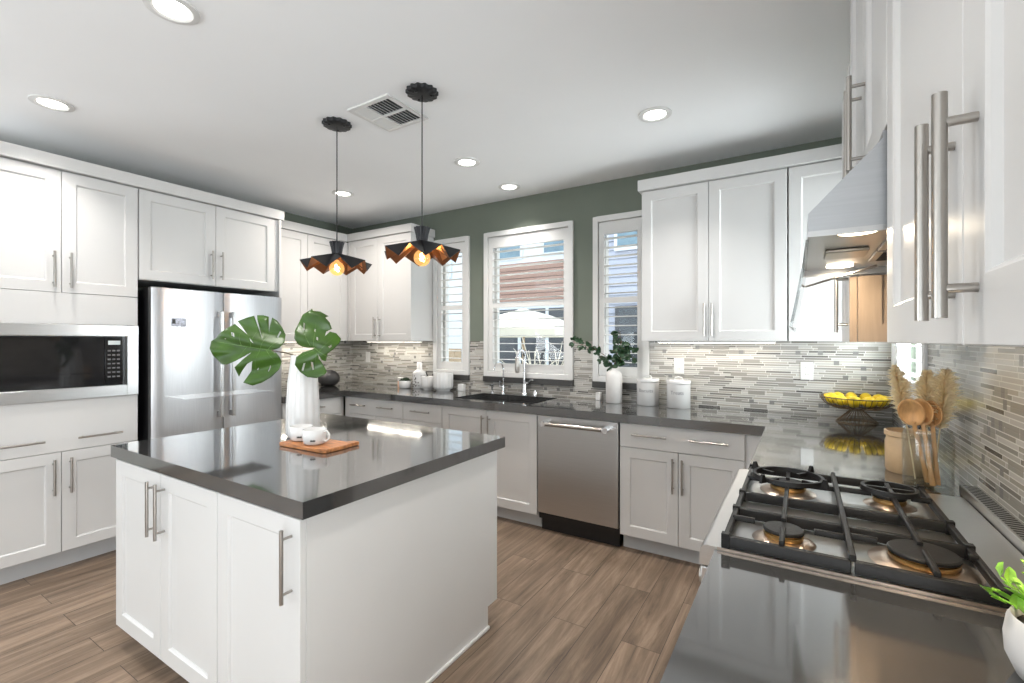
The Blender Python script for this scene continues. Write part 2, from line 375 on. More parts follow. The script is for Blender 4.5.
struct(wall_with_holes('y', WX0-.15, WX0, YF-.15, .60, [(-3.55, -.85, .45, 2.42)]).build('wall_far_left', 'greige', smooth=0), 'pale side wall of the living area', 'wall')
for nm, f in (('door_1', lambda: [(-4.2, -2.9, .05, 2.35), (-2.9, -1.6, .05, 2.35)]), ('window_5', lambda: [(-.98, .28, .45, 2.25)])):
    m = MB(); g = MB()
    for x0, x1, z0, z1 in f():
        m.box(x0, YF-.1, z0, x0+.06, YF-.03, z1).box(x1-.06, YF-.1, z0, x1, YF-.03, z1).box(x0+.06, YF-.1, z0, x1-.06, YF-.03, z0+.07).box(x0+.06, YF-.1, z1-.07, x1-.06, YF-.03, z1)
        g.box(x0+.06, YF-.08, z0+.07, x1-.06, YF-.072, z1-.07)
    o = struct(m.build(nm, 'trimwhite', smooth=0), 'white framed glazing behind the camera, ' + ('sliding door' if nm[0] == 'd' else 'single window'), 'door' if nm[0] == 'd' else 'window')
    g.build('glass_pane', 'pane', o, smooth=0)
m = MB(); m.box(XR+.03, -1.78, .05, XR+.1, -1.72, 2.12).box(XR+.03, -.24, .05, XR+.1, -.18, 2.12).box(XR+.03, -1.72, .05, XR+.1, -.24, .12).box(XR+.03, -1.72, 2.05, XR+.1, -.24, 2.12)
o = struct(m.build('added_door', 'trimwhite', smooth=0), 'white framed glass door added unseen in the right wall for fill light', 'door')  # unseen door put in so light reaches the island side
MB().box(XR+.072, -1.72, .12, XR+.08, -.24, 2.05).build('glass_pane', 'pane', o, smooth=0)
m = MB(); m.box(WX0-.1, -3.55, .45, WX0-.03, -3.49, 2.42).box(WX0-.1, -.91, .45, WX0-.03, -.85, 2.42).box(WX0-.1, -3.49, .45, WX0-.03, -.91, .52).box(WX0-.1, -3.49, 2.35, WX0-.03, -.91, 2.42)
o = struct(m.build('window_6', 'trimwhite', smooth=0), 'white framed side window of the living area', 'window')
MB().box(WX0-.08, -3.49, .52, WX0-.072, -.91, 2.35).build('glass_pane', 'pane', o, smooth=0)

# kitchen windows with plantation shutters; local frame: x along the wall, y outward, z up
def kitchen_window(nm, W, loc, rot, wlabel, slabel, gap=False):
    H = WZ1-WZ0
    # window frame in the reveal with its pane
    m = MB(); a, b = INS, W-INS; z0, z1 = INS, H-INS
    m.box(a, .085, z0, a+.035, .135, z1).box(b-.035, .085, z0, b, .135, z1).box(a+.035, .085, z0, b-.035, .135, z0+.04).box(a+.035, .085, z1-.04, b-.035, .135, z1)
    m.box(a+.035, .095, .655, b-.035, .125, .695)
    w = struct(m.build(nm, 'trimwhite', smooth=0), wlabel, 'window'); w.location = loc; w.rotation_euler = (0, 0, rot)
    MB().box(a+.035, .108, z0+.04, b-.035, .112, z1-.04).build('glass_pane', 'pane', w, smooth=0)
    # the shutter
    t = thing('plantation_shutter', slabel, 'shutter', loc, rot, 'plantation shutters')
    m = MB(); f = .045
    for q in ((0, 0, f, H), (W-f, 0, W, H), (f, 0, W-f, f), (f, H-f, W-f, H)): m.box(q[0], -.022, q[1], q[2], .06, q[3])
    m.build('frame', 'trimwhite', t, bevel=.004)
    st = .046; x0, x1 = f+.003, W-f-.003; zz0, zz1 = f+.003, H-f-.003; op0, op1 = .122, H-.148; r0, r1 = .640, .682
    m = MB()
    m.box(x0, -.006, zz0, x0+st, .026, zz1).box(x1-st, -.006, zz0, x1, .026, zz1)
    m.box(x0+st, -.006, zz0, x1-st, .026, op0).box(x0+st, -.006, op1, x1-st, .026, zz1).box(x0+st, -.006, r0, x1-st, .026, r1)
    m.build('panel_frame', 'trimwhite', t, bevel=.002)
    def louvers(lo, hi, g0):
        n = round((hi-lo)/.0735); p = (hi-lo)/n; m = MB()
        for i in range(n):
            z = lo+p*(i+.5); prof = []
            for k in range(12):
                th = 2*pi*k/12; prof.append((.010+.031*cos(th), z+.0040*sin(th)-.05*.031*cos(th)))
            m.prism(prof, 'x', x0+st+.002+g0, x1-st-.002)
        return m
    louvers(r1, op1, 0).build('louvers', 'trimwhite', t, smooth=40)
    louvers(op0, r0, .030 if gap else 0).build('louvers', 'trimwhite', t, smooth=40)
    m = MB(); m.box(x0+.30*W if W > .6 else x0+st+.03, -.030, op0+.03, (x0+.30*W if W > .6 else x0+st+.03)+.010, -.022, op1-.03) if False else m.box(x0+st+.012, .044, op0+.02, x0+st+.020, .050, op1-.02)
    m.build('tilt_rod', 'trimwhite', t, smooth=0)
    return t
kitchen_window('window_1', .455, (-3.190, YB, WZ0), 0, 'narrow window left of the sink beside the upper cabinets', 'white shutter of the narrow window left of the sink')
kitchen_window('window_2', .923, (-2.560, YB, WZ0), 0, 'wide window above the sink', 'wide white shutter above the sink faucet')
kitchen_window('window_3', .461, (-1.461, YB, WZ0), 0, 'narrow window right of the sink behind the leafy vase', 'white shutter of the narrow window behind the leafy white vase')
kitchen_window('window_4', WY1-WY0, (XR, WY1, WZ0), -pi/2, 'window in the right wall beside the corner', 'white shutter on the right wall behind the pampas grass')
for i, (a, b) in enumerate(((-3.19, -2.735), (-2.56, -1.637), (-1.461, -1.0))):
    struct(MB().box(a, YB-.035, 1.012, b, YB-.0005, WZ0-.001).build('trim_%d' % (i+1), 'darkslate', bevel=.002), ['dark stone sill under the narrow left window', 'dark stone sill under the wide window above the sink', 'dark stone sill behind the leafy white vase'][i], 'window sill')
struct(MB().box(XR-.035, WY0, 1.012, XR-.0005, WY1, WZ0-.001).build('trim_4', 'darkslate', bevel=.002), 'dark stone sill under the right wall window', 'window sill')

# mosaic backsplashes
TK = .008
def splash(label, boxes, axis):
    m = MB()
    for a, b, z0, z1 in boxes:
        if axis == 'b': m.box(a, YB-TK, z0, b, YB-.0003, z1)
        elif axis == 'r': m.box(XR-TK, a, z0, XR-.0003, b, z1)
        else: m.box(XL+.0003, a, z0, XL+TK, b, z1)
    return tag(m.build('tile_backsplash', 'mosaic', smooth=0), label, 'backsplash')
Z0 = ZT+.0005
splash('grey linear mosaic backsplash along the window wall', [(XL+TK+.001, -3.192, Z0, 1.393), (-3.192, -2.733, Z0, 1.011), (-2.733, -2.562, Z0, 1.393), (-2.562, -1.635, Z0, 1.011), (-1.635, -1.463, Z0, 1.393), (-1.463, -.998, Z0, 1.011), (-.998, XR-TK-.001, Z0, 1.393)], 'b')
splash('grey linear mosaic backsplash behind the cooktop on the right wall', [(-.14, 1.150, Z0, 1.393), (1.150, 1.928, Z0, 1.80), (1.928, 2.31, Z0, 1.393), (2.31, 2.698, Z0, 1.393), (2.698, 3.572, Z0, 1.011), (3.572, YB-TK-.001, Z0, 1.393)], 'r')
splash('grey linear mosaic backsplash beside the fridge', [(2.372, YB-TK-.001, Z0, 1.393)], 'l')

# ------------------------------------------------------------------ cabinets
def bar_handle(parent, x, yf, z, length, vertical, name='handle', mat='nickel', so=.034):
    m = MB(); h = length/2
    if vertical:
        m.cyl((x, yf-so, z-h), (x, yf-so, z+h), .0062, 14)
        for s in (-1, 1): m.cyl((x, yf-so, z+s*(h-.028)), (x, yf+.0005, z+s*(h-.028)), .0046, 10)
    else:
        m.cyl((x-h, yf-so, z), (x+h, yf-so, z), .0062, 14)
        for s in (-1, 1): m.cyl((x+s*(h-.028), yf-so, z), (x+s*(h-.028), yf+.0005, z), .0046, 10)
    return plab(m.build(name, mat, parent, smooth=40), 'brushed nickel bar handle')
def cabinet(name, label, cat, loc, rot, W, D, z0, z1, fronts, toe=0, group=None, toe_rec=.075, side=None):
    """local frame: x 0..W along the front, front faces of the doors at y=0, back at y=D"""
    t = thing(name, label, cat, loc, rot, group)
    MB().box(.0008, .0205, z0+toe, W-.0008, D, z1).build('body', 'white', t, bevel=.001)
    if toe: MB().box(.001, toe_rec, 0.0, W-.001, toe_rec+.018, z0+toe-.0005).build('toe_kick', 'toe', t, smooth=0)
    for f in fronts:
        if f[0] == 'door':
            _, a, b, c, d, hx, hz = f[:7]
            L = f[7] if len(f) > 7 else .215
            dm = MB().shaker(a, b, c, d).build('door', 'white', t, smooth=0)
            if hx is not None: bar_handle(dm, hx, 0, hz, L, True, so=f[8] if len(f) > 8 else .034)
        elif f[0] == 'drawer':
            _, a, b, c, d, pulls, hz = f[:7]
            dm = MB().box(a, 0, c, b, .02, d).build('drawer', 'white', t, bevel=.0015)
            for p0, p1 in pulls: bar_handle(dm, (p0+p1)/2, 0, hz, p1-p0, False)
        elif f[0] == 'panel':
            _, a, b, c, d = f
            MB().box(a, 0, c, b, .02, d).build('front_panel', 'white', t, bevel=.001)
    return t
G = .0018
# --- left wall (local x runs along +y, fronts face +x)
FX = -3.82
DL = FX-XL-.002
R90 = pi/2
u0 = .583; W = 1.353-u0
tall = cabinet('microwave_cabinet', 'tall white cabinet holding the built-in microwave at far left', 'cabinet', (FX, u0, 0), R90, W, DL, 0, 2.436, [
    ('door', G, .385-G, .115, .722, .385-.038, .578), ('door', .385+G, W-G, .115, .722, .385+.038, .578),
    ('drawer', G, W-G, .726, 1.034, [(.085, .305), (.455, .675)], .799),
    ('panel', G, W-G, 1.500, 1.688),
    ('door', G, .385-G, 1.692, 2.430, .385-.038, 1.828), ('door', .385+G, W-G, 1.692, 2.430, .385+.038, 1.828)], toe=.110)
cabinet('over_fridge_cabinet', 'white two-door cabinet above the refrigerator', 'cabinet', (FX, 1.356, 0), R90, 2.347-1.356, DL, 1.815, 2.436, [
    ('door', G+.002, .492-G, 1.818, 2.430, .492-.036, 1.972), ('door', .492+G, .966-G, 1.818, 2.430, .492+.036, 1.972), ('panel', .967, 2.347-1.356-.001, 1.818, 2.430)])
tag(MB().box(XL+.002, 2.348, 0, -3.80, 2.368, 2.436).build('fridge_side_panel', 'white', bevel=.001), 'tall white end panel on the right side of the refrigerator', 'cabinet panel')
tag(MB().box(XL+.003, .583, 2.4375, FX+.024, 2.392, 2.516).build('crown_moulding', 'white', bevel=.003), 'flat white crown board over the microwave and fridge cabinets', 'moulding', 'crown boards on the cabinets')
# shallow uppers on the left wall
XS = -4.11
cabinet('upper_cabinet', 'white upper cabinet between the fridge and the window wall corner', 'cabinet', (XS, 2.370, 0), R90, 3.308-2.370, XS-XL-.002, ZU, 2.443, [
    ('door', G, .462-G, ZU, 2.440, .462-.036, 1.53), ('door', .462+G, .922-G, ZU, 2.440, .462+.036, 1.53), ('panel', .923, .9375, ZU, 2.440)], group='upper cabinets')
tag(MB().box(XL+.003, 2.394, 2.4445, XS+.020, 3.286, 2.524).build('crown_moulding', 'white', bevel=.003), 'short crown board on the shallow cabinet right of the fridge', 'moulding', 'crown boards on the cabinets')
# --- window wall uppers
YU = 3.31
cabinet('upper_cabinet', 'white upper cabinet left of the windows in the corner', 'cabinet', (-4.110, YU, 0), 0, .914, YB-YU-.002, ZU, 2.449, [
    ('panel', .0005, .038, ZU, 2.445), ('door', .040+G, .458-G, ZU, 2.445, .458-.034, 1.53), ('door', .458+G, .912, ZU, 2.445, .458+.034, 1.53)], group='upper cabinets')
tag(MB().box(-4.108, YU-.020, 2.4505, -3.176, YB-.003, 2.528).build('crown_moulding', 'white', bevel=.003), 'crown board on the corner cabinet left of the windows', 'moulding', 'crown boards on the cabinets')
cabinet('upper_cabinet', 'white two-door upper cabinet right of the windows above the canisters', 'cabinet', (-.966, YU, 0), 0, .895, YB-YU-.002, ZU, 2.458, [
    ('door', G, .445-G, ZU, 2.453, .445-.024, 1.538), ('door', .445+G, .895-G, ZU, 2.453, .445+.024, 1.538)], group='upper cabinets')
cabinet('upper_cabinet', 'white single-door upper cabinet in the corner beside the range hood', 'cabinet', (-.066, YU, 0), 0, .366, YB-YU-.002, ZU, 2.458, [
    ('door', G, .366-G, ZU, 2.453, .366-.04, 1.538)], group='upper cabinets')
tag(MB().box(-.988, YU-.022, 2.4595, .322, YB-.003, 2.536).build('crown_moulding', 'white', bevel=.003), 'long crown board on the cabinets right of the windows', 'moulding', 'crown boards on the cabinets')
# --- right wall uppers (local x runs along -y)
XF = .140; DR = XR-XF-.002; Rm = -pi/2
t = cabinet('upper_cabinet', 'narrow white cabinet beyond the range hood, lamp glow painted on its side', 'cabinet', (XF, 2.300, 0), Rm, .348, DR, ZU, 2.36, [
    ('door', G, .348-G-.02, ZU, 2.355, .348-.055, 1.535)], group='upper cabinets')
m = MB(); m.box(.3485, .022, ZU, .362, DR, 1.615)  # tan sheet on the white side carries the hood lamp glow
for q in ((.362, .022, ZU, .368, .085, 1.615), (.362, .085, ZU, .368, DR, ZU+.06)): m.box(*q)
plab(m.build('side_panel', 'lamptan', t, smooth=0), 'side panel painted tan for the hood lamp glow')
plab(MB().box(.3345, .0005, ZU, .352, .0200, 1.615).build('edge_band', 'lamptan', t, smooth=0), 'door edge painted tan for the hood lamp glow')
cabinet('upper_cabinet', 'white two-door cabinet above the range hood', 'cabinet', (XF, 1.930, 0), Rm, .785, DR, 1.815, ZC-.003, [
    ('panel', .0005, .784, 2.600, ZC-.003), ('door', G, .392-G, 1.818, 2.597, .392-.042, 1.965, .245), ('door', .392+G, .785-G, 1.818, 2.597, .392+.042, 1.965, .245)], group='upper cabinets')
cabinet('upper_cabinet', 'large white two-door upper cabinet nearest the camera on the right', 'cabinet', (XF, 1.140, 0), Rm, .990, DR, ZU, ZC-.003, [
    ('panel', .0005, .9895, 2.600, ZC-.003), ('door', G, .495-G, ZU, 2.597, .495-.030, 1.529, .215, .027), ('door', .495+G, .990-G, ZU, 2.597, .495+.048, 1.529, .215, .027)], group='upper cabinets')

# --- base cabinets, window wall
YD = 3.023; DB = YB-YD-.003; ZK = .858
TOE = .105
LB = 'base cabinets along the window wall'
cabinet('base_cabinet', 'white base cabinet under the black vase corner with one wide two-pull drawer', 'cabinet', (-3.793, YD, 0), 0, .775, DB, 0, ZK, [
    ('drawer', .070, .775-G, .698, .852, [(.110, .310), (.473, .673)], .783), ('door', .070, .423-G, .110, .694, .388, .56), ('door', .423+G, .775-G, .110, .694, .458, .56), ('panel', .0005, .068, .110, .852)], toe=TOE, group=LB)
cabinet('base_cabinet', 'narrow white base cabinet with a single-pull drawer left of the sink cabinet', 'cabinet', (-3.016, YD, 0), 0, .449, DB, 0, ZK, [
    ('drawer', G, .449-G, .698, .852, [(.117, .332)], .783), ('door', G, .449-G, .110, .694, .40, .56)], toe=TOE, group=LB)
cabinet('sink_cabinet', 'white two-door base cabinet under the sink', 'cabinet', (-2.565, YD, 0), 0, .909, DB, 0, .655, [
    ('door', G, .458-G, .110, .852, .458-.030, .715, .19), ('door', .458+G, .909-G, .110, .852, .458+.030, .715, .19)], toe=TOE, group=LB)
cabinet('base_cabinet', 'white base cabinet right of the dishwasher with one wide two-pull drawer', 'cabinet', (-1.028, YD, 0), 0, .908, DB, 0, ZK, [
    ('drawer', G, .751-G, .698, .852, [(.088, .310), (.447, .664)], .785), ('door', G, .376-G, .110, .694, .376-.028, .552), ('door', .376+G, .751-G, .110, .694, .376+.028, .552), ('panel', .764, .9075, .110, .852)], toe=TOE, group=LB)
# left wall base run between fridge and corner
cabinet('base_cabinet', 'white drawer base cabinet between the refrigerator and the corner', 'cabinet', (-3.795, 2.371, 0), R90, .650, -3.795-XL-.003, 0, ZK, [
    ('drawer', G, .60, .698, .852, [(.20, .40)], .783), ('door', G, .60, .110, .694, .05, .56)], toe=TOE)
# right wall base run: both sides of the range (fronts face the island)
cabinet('base_cabinet', 'white base cabinet under the right counter beyond the range', 'cabinet', (-.140, 3.022, 0), Rm, 1.080, XR+.14-.003, 0, ZK, [
    ('panel', .001, .098, .110, .852), ('drawer', .1, 1.08-G, .698, .852, [(.48, .70)], .783), ('door', .1, .59-G, .110, .694, .55, .56), ('door', .59+G, 1.08-G, .110, .694, .63, .56)], toe=TOE)
cabinet('base_cabinet', 'white base cabinet under the right counter nearest the camera', 'cabinet', (-.140, 1.163, 0), Rm, 1.30, XR+.14-.003, 0, ZK, [
    ('drawer', G, .65-G, .698, .852, [(.22, .43)], .783), ('drawer', .65+G, 1.3-G, .698, .852, [(.87, 1.08)], .783), ('door', G, .65-G, .110, .694, .60, .56), ('door', .65+G, 1.3-G, .110, .694, .70, .56)], toe=TOE)

# ------------------------------------------------------------------ countertop
SX0, SX1, SY0, SY1 = -2.50, -1.735, 3.090, 3.530
RY0, RY1 = 1.166, 1.936
zb = .8585
m = MB(); yf, yb = 2.988, YB-.0005
xl, xr = XL+.001, XR-.0005
m.box(xl, yf, zb, SX0, yb, ZT); m.box(SX1, yf, zb, xr, yb, ZT); m.box(SX0, yf, zb, SX1, SY0, ZT); m.box(SX0, SY1, zb, SX1, yb, ZT)
m.box(xl, 2.371, zb, -3.760, yf, ZT)
m.box(-.170, RY1+.001, zb, xr, yf, ZT); m.box(.425, RY0-.001, zb, xr, RY1+.001, ZT); m.box(-.170, -.14, zb, xr, RY0-.001, ZT)
tag(m.build('countertop', 'quartz', smooth=0), 'dark grey quartz countertop running around the kitchen walls', 'countertop')

# sink
t = thing('kitchen_sink', 'dark undermount sink below the wide window', 'sink', ((SX0+SX1)/2, (SY0+SY1)/2, .67))
m = MB(); hw, hd = (SX1-SX0)/2, (SY1-SY0)/2; w_ = .012
m.box(-hw-w_, -hd-w_, 0, hw+w_, hd+w_, .012); m.box(-hw-w_, -hd-w_, .012, -hw, hd+w_, .188); m.box(hw, -hd-w_, .012, hw+w_, hd+w_, .188)
m.box(-hw, -hd-w_, .012, hw, -hd, .188); m.box(-hw, hd, .012, hw, hd+w_, .188)
m.build('basin', 'sink', t, smooth=0)
plab(MB().lathe([(.045, .012), (.045, .016), (.02, .015)], seg=24).build('drain', 'chrome', t), 'chrome drain')
# faucets
def arc(p0, top, r, n=14, ydir=-1):
    return [(p0[0], p0[1]+ydir*(r-r*cos(pi*k/n)), top+r*sin(pi*k/n)) for k in range(n+1)]
t = thing('kitchen_faucet', 'tall chrome pull-down faucet behind the sink', 'faucet', (-2.090, 3.585, ZT))
m = MB(); m.lathe([(.027, 0), (.027, .008), (.021, .02), (.019, .09), (.0165, .10)]); m.build('base', 'chrome', t)
pts = [(0, 0, .09), (0, 0, .30)]+arc((0, 0), .335, .062)
MB().tube(pts, .0135, 12).build('spout', 'chrome', t)
MB().tube([(0, -.124, .335), (0, -.126, .30), (0, -.127, .225), (0, -.127, .205)], [.0155, .018, .021, .017], 14).build('spray_head', 'nickel', t)
m = MB(); m.cyl((.014, 0, .10), (.040, 0, .108), .014, 12); m.tube([(.036, 0, .106), (.075, -.02, .135), (.10, -.03, .14)], [.008, .006, .005], 8); m.build('lever', 'chrome', t)
t = thing('filter_tap', 'small chrome gooseneck water filter tap left of the faucet', 'faucet', (-2.318, 3.590, ZT))
m = MB(); m.lathe([(.017, 0), (.017, .01), (.011, .02), (.010, .075)]); m.build('base', 'chrome', t)
MB().tube([(0, 0, .07), (0, 0, .20)]+arc((0, 0), .215, .075), .0062, 10).build('spout', 'chrome', t)
MB().tube([(-.01, 0, .06), (-.045, 0, .062)], [.008, .010], 10).cyl((-.035, 0, .065), (-.035, 0, .115), .005, 8).build('lever', 'chrome', t)
t = thing('soap_dispenser', 'short chrome soap pump at the left edge of the sink', 'soap dispenser', (-2.44, 3.590, ZT))
MB().lathe([(.016, 0), (.016, .012), (.008, .02), (.008, .055), (.011, .06), (.011, .075)], seg=20).build('pump', 'chrome', t)
MB().tube([(0, 0, .068), (0, -.05, .066), (0, -.055, .058)], .0052, 8).build('nozzle', 'chrome', t)
t = thing('air_switch', 'round chrome button on the counter right of the faucet', 'switch', (-1.985, 3.592, ZT))
MB().lathe([(.018, 0), (.018, .03), (.014, .036), (.014, .045)], seg=20).build('button', 'chrome', t)

# ------------------------------------------------------------------ kitchen island
IX0, IX1, IY0, IY1 = -2.715, -1.268, .857, 1.981
t = thing('kitchen_island', 'white cabinet island with dark grey quartz top in the middle of the floor', 'kitchen island', (0, 0, 0))
cx0, cx1, cy0, cy1 = -2.690, -1.295, .868, 1.948
plab(MB().box(IX0, IY0, .862, IX1, IY1, ZT).build('countertop', 'quartz', t, smooth=0), 'dark grey quartz top')
m = MB(); m.box(cx0+.001, cy0+.0205, .105, cx1-.018, cy1-.021, .8615); m.box(cx0+.03, cy0+.085, .012, cx1-.018, cy1-.085, .105); m.build('body', 'white', t, smooth=0)
m = MB()
m.prism([(cy0+.021, .085), (cy0+.085, .085), (cy0+.085, .0), (1.868, .0), (1.868, .105), (cy1-.022, .105), (cy1-.022, .8615), (cy0+.021, .8615)], 'x', cx1-.0175, cx1)
m.build('side_panel', 'white', t, smooth=0)
MB().box(cx1+.0005, cy0+.085, 0, cx1+.013, 1.868, .017).build('base_trim', 'trimwhite', t, bevel=.004)
m = MB(); m.box(cx0+.002, cy1-.021, .105, cx1-.0005, cy1, .8615); m.build('back_panel', 'white', t, smooth=0)
for a, b, hx in ((cx0+.001, -2.236, -2.236-.036), (-2.232, -1.790, -2.232+.034), (-1.784, cx1-.003, cx1-.045)):
    mm = MB().shaker(a, b, .088, .852); o = mm.build('door', 'white', t, smooth=0, loc=(0, cy0, 0))
    bar_handle(o, hx, 0, .710, .225, True)

# ------------------------------------------------------------------ appliances
# refrigerator (local x along +y, front faces +x)
t = thing('refrigerator', 'stainless steel french door refrigerator', 'refrigerator', (-3.735, 1.398, 0), R90)
WF = .938
plab(MB().box(.004, .062, .03, WF-.004, .66, 1.752).build('cabinet_body', 'black', t, bevel=.003), 'black cabinet body')
def fridge_door(x0, x1, z0, z1, nm):
    m = MB(); n = 12; r = .030
    prof = []
    for k in range(n+1):
        a = x0+(x1-x0)*k/n; e = min(a-x0, x1-a)
        y = -.010*(1-((a-(x0+x1)/2)/((x1-x0)/2))**2)
        if e < r: y += .012*(1-e/r)**2
        prof.append((a, y))
    prof += [(x1, .058), (x0, .058)]
    m.prism(prof, 'z', z0, z1)
    return m.build(nm, 'steel', t, smooth=30)
dl = fridge_door(.002, .464, .712, 1.762, 'door'); dr = fridge_door(.470, WF-.002, .712, 1.762, 'door')
fz = fridge_door(.002, WF-.002, .095, .703, 'freezer_drawer')
for d, x in ((dl, .464-.040), (dr, .470+.040)):
    m = MB(); m.box(x-.012, -.068, .826, x+.012, -.046, 1.618)
    for z in (.85, 1.594): m.box(x-.010, -.047, z-.022, x+.010, -.004, z+.022)
    m.build('handle', 'steelh', d, bevel=.004)
m = MB(); m.box(.10, -.068, .618, WF-.10, -.046, .642)
for x in (.13, WF-.13): m.box(x-.02, -.047, .620, x+.02, -.004, .640)
m.build('handle', 'steelh', fz, bevel=.004)
plab(MB().box(.02, .02, 0, WF-.02, .06, .09).build('kick_grille', 'black', t, smooth=0), 'black kick grille')
m = MB(); m.box(.02, .07, 1.7522, .12, .2, 1.775).box(WF-.12, .07, 1.7522, WF-.02, .2, 1.775); m.build('hinge_cover', 'black', t, bevel=.003)
# picture magnet on the fridge door
t = thing('fridge_magnet', 'small blue-grey picture magnet on the left refrigerator door', 'magnet', (-3.7298, 1.512, 1.497), R90)
m = MB().box(0, -.006, 0, .090, -.0008, .060).build('card', 'magnet', t, smooth=0)
plab(MB().box(.004, -.0068, .002, .040, -.0060, .006).box(.055, -.0068, .001, .088, -.0060, .006).box(.004, -.0068, .02, .024, -.006, .052).build('print', 'slot', t, smooth=0), 'dark printed marks')

# built-in microwave
t = thing('microwave_oven', 'built-in black microwave with stainless trim in the tall cabinet', 'microwave', (FX, u0, 0), R90)
m = MB(); a0, a1, b0, b1 = .002, W-.002, 1.0365, 1.4975; i0, i1, j0, j1 = .028, .708, 1.107, 1.427
m.box(a0, -.014, b0, i0, .0, b1).box(i1, -.014, b0, a1, .0, b1).box(i0, -.014, b0, i1, .0, j0).box(i0, -.014, j1, i1, .0, b1)
m.build('trim_frame', 'steelh', t, bevel=.002)
plab(MB().box(i0+.001, .004, j0+.001, i1-.001, .0195, j1-.001).build('recess', 'black', t, smooth=0), 'black recess')
dr_ = MB().box(i0+.001, -.008, j0+.003, .588, .0035, j1-.006).build('door', 'blackglass', t, bevel=.002)
plab(MB().box(.085, -.0095, 1.158, .512, -.0081, 1.366).build('window', 'ovenwin', dr_, bevel=.001), 'black glass window with grey reflection painted in')
plab(MB().lathe([(.016, 0), (.016, .002), (.012, .0028)], seg=24).build('badge', 'chrome', dr_, loc=(0, 0, 0)), 'round silver badge')
bd = dr_.children[-1]; bd.rotation_euler = (pi/2, 0, 0); bd.location = (.385, -.0082, 1.132)
cp = MB().box(.592, -.008, j0+.003, .684, .0035, j1-.006).build('control_panel', 'blackglass', t, bevel=.0015)
plab(MB().box(.607, -.0092, 1.372, .670, -.0081, 1.398).build('display', 'display', cp, smooth=0), 'pale digital display')
m = MB()
for r in range(7):
    for c_ in range(3): m.box(.604+c_*.024, -.0091, 1.160+r*.028, .604+c_*.024+.016, -.0081, 1.160+r*.028+.010)
plab(m.build('keypad', pmat('keypad_print', (.13, .13, .13), .5, noise=.05), cp, smooth=0), 'grey keypad marks')

# dishwasher
t = thing('dishwasher', 'stainless steel dishwasher right of the sink cabinet', 'dishwasher', (-1.652, YD, 0))
WD = .618
m = MB(); m.box(.003, -.004, .140, WD-.003, .020, .852); m.build('door', 'steelh2' if 'steelh2' in M else 'steelh', t, bevel=.003)
plab(MB().box(.003, .0205, .09, WD-.003, .56, .8565).build('tub', 'black', t, smooth=0), 'black tub body')
plab(MB().box(.012, .050, 0, WD-.012, .07, .128).build('toe_panel', 'black', t, smooth=0), 'black toe panel')
m = MB(); m.cyl((.060, -.055, .800), (WD-.060, -.055, .800), .0145, 16)
m.build('handle', 'nickel', t)
m = MB()
for x in (.075, WD-.075): m.cyl((x, -.072, .800), (x, -.0045, .800), .0205, 18)
m.build('handle_mount', 'chrome', t)

# range
RW = RY1-RY0
t = thing('gas_range', 'stainless gas range with black cast iron grates set into the right counter', 'range', (0, RY0, 0))
yl = RW
m = MB(); m.box(-.135, .004, .10, .418, yl-.004, .905); m.build('body', 'steelh', t, smooth=0)
m = MB(); m.box(-.163, .0025, .9055, .422, yl-.0025, .9215); m.build('cooktop', 'steelh', t, bevel=.003)
m = MB()
prof = [(-.160, .873), (-.160, .921), (-.188, .921), (-.196, .918), (-.202, .911), (-.204, .900), (-.204, .873)]
m.rings([[(x, y, z) for x, z in prof] for y in (.004, yl-.004)]); m.build('front_bullnose', 'steelh', t, smooth=25)
cp = MB().box(-.202, .006, .742, -.138, yl-.006, .868).build('control_panel', 'steelh', t, bevel=.003)
for k in range(5):
    y = .10+k*(yl-.2)/4
    plab(MB().tube([(-.2025, y, .805), (-.206, y, .805), (-.209, y, .805), (-.219, y, .805)], [.026, .026, .021, .019], 20).build('knob', 'nickel', cp), 'metal control knob')
od = MB().box(-.185, .008, .20, -.1355, yl-.008, .735).build('oven_door', 'steelh', t, bevel=.003)
plab(MB().box(-.1865, .14, .33, -.1852, yl-.14, .60).build('window', 'blackglass', od, smooth=0), 'black glass window')
m = MB(); m.cyl((-.222, .06, .695), (-.222, yl-.06, .695), .009, 14)
for y in (.09, yl-.09): m.cyl((-.222, y, .695), (-.1855, y, .695), .007, 10)
m.build('handle', 'nickel', od)
plab(MB().box(-.180, .008, .02, -.1355, yl-.008, .19).build('storage_drawer', 'steelh', t, bevel=.003), 'steel storage drawer')
plab(MB().box(-.165, .0006, .9158, .422, .0022, .9225).build('edge_trim', 'bowl', t, smooth=0), 'thin bright edge trim')
# rear vent trim with slots
m = MB(); m.box(.4245, -.02, .9156, .4700, yl+.06, .945); v_ = m.build('rear_trim', 'steelh', t, bevel=.003)
m = MB()
for k in range(44): m.box(.4315, .02+k*.0185, .9451, .4645, .0285+k*.0185, .9458)
plab(m.build('vent_slots', 'slot', v_, smooth=0), 'dark vent slots')
# burners
for bx, by, r, nm in ((-.036, 1.290, .043, 0), (.221, 1.305, .061, 0), (-.036, 1.715, .050, 0), (.218, 1.728, .040, 0)):
    y = by-RY0
    b = plab(MB().lathe([(r*1.55, .9218), (r*1.50, .9235), (r*1.02, .9300), (r*.98, .9300)], (bx, y, 0), 36).build('burner', 'bowl', t), 'bronze toned burner bowl')
    plab(MB().lathe([(r*.94, .9302), (r*.98, .934), (r*.98, .9405), (r*.86, .9410), (r*.86, .9440)], (bx, y, 0), 36).build('burner_head', 'brass', b), 'brass burner head')
    plab(MB().lathe([(r*.98, .9442), (r, .946), (r, .9500), (r*.95, .9525), (r*.3, .9535)], (bx, y, 0), 36).build('burner_cap', 'iron', b), 'black burner cap')
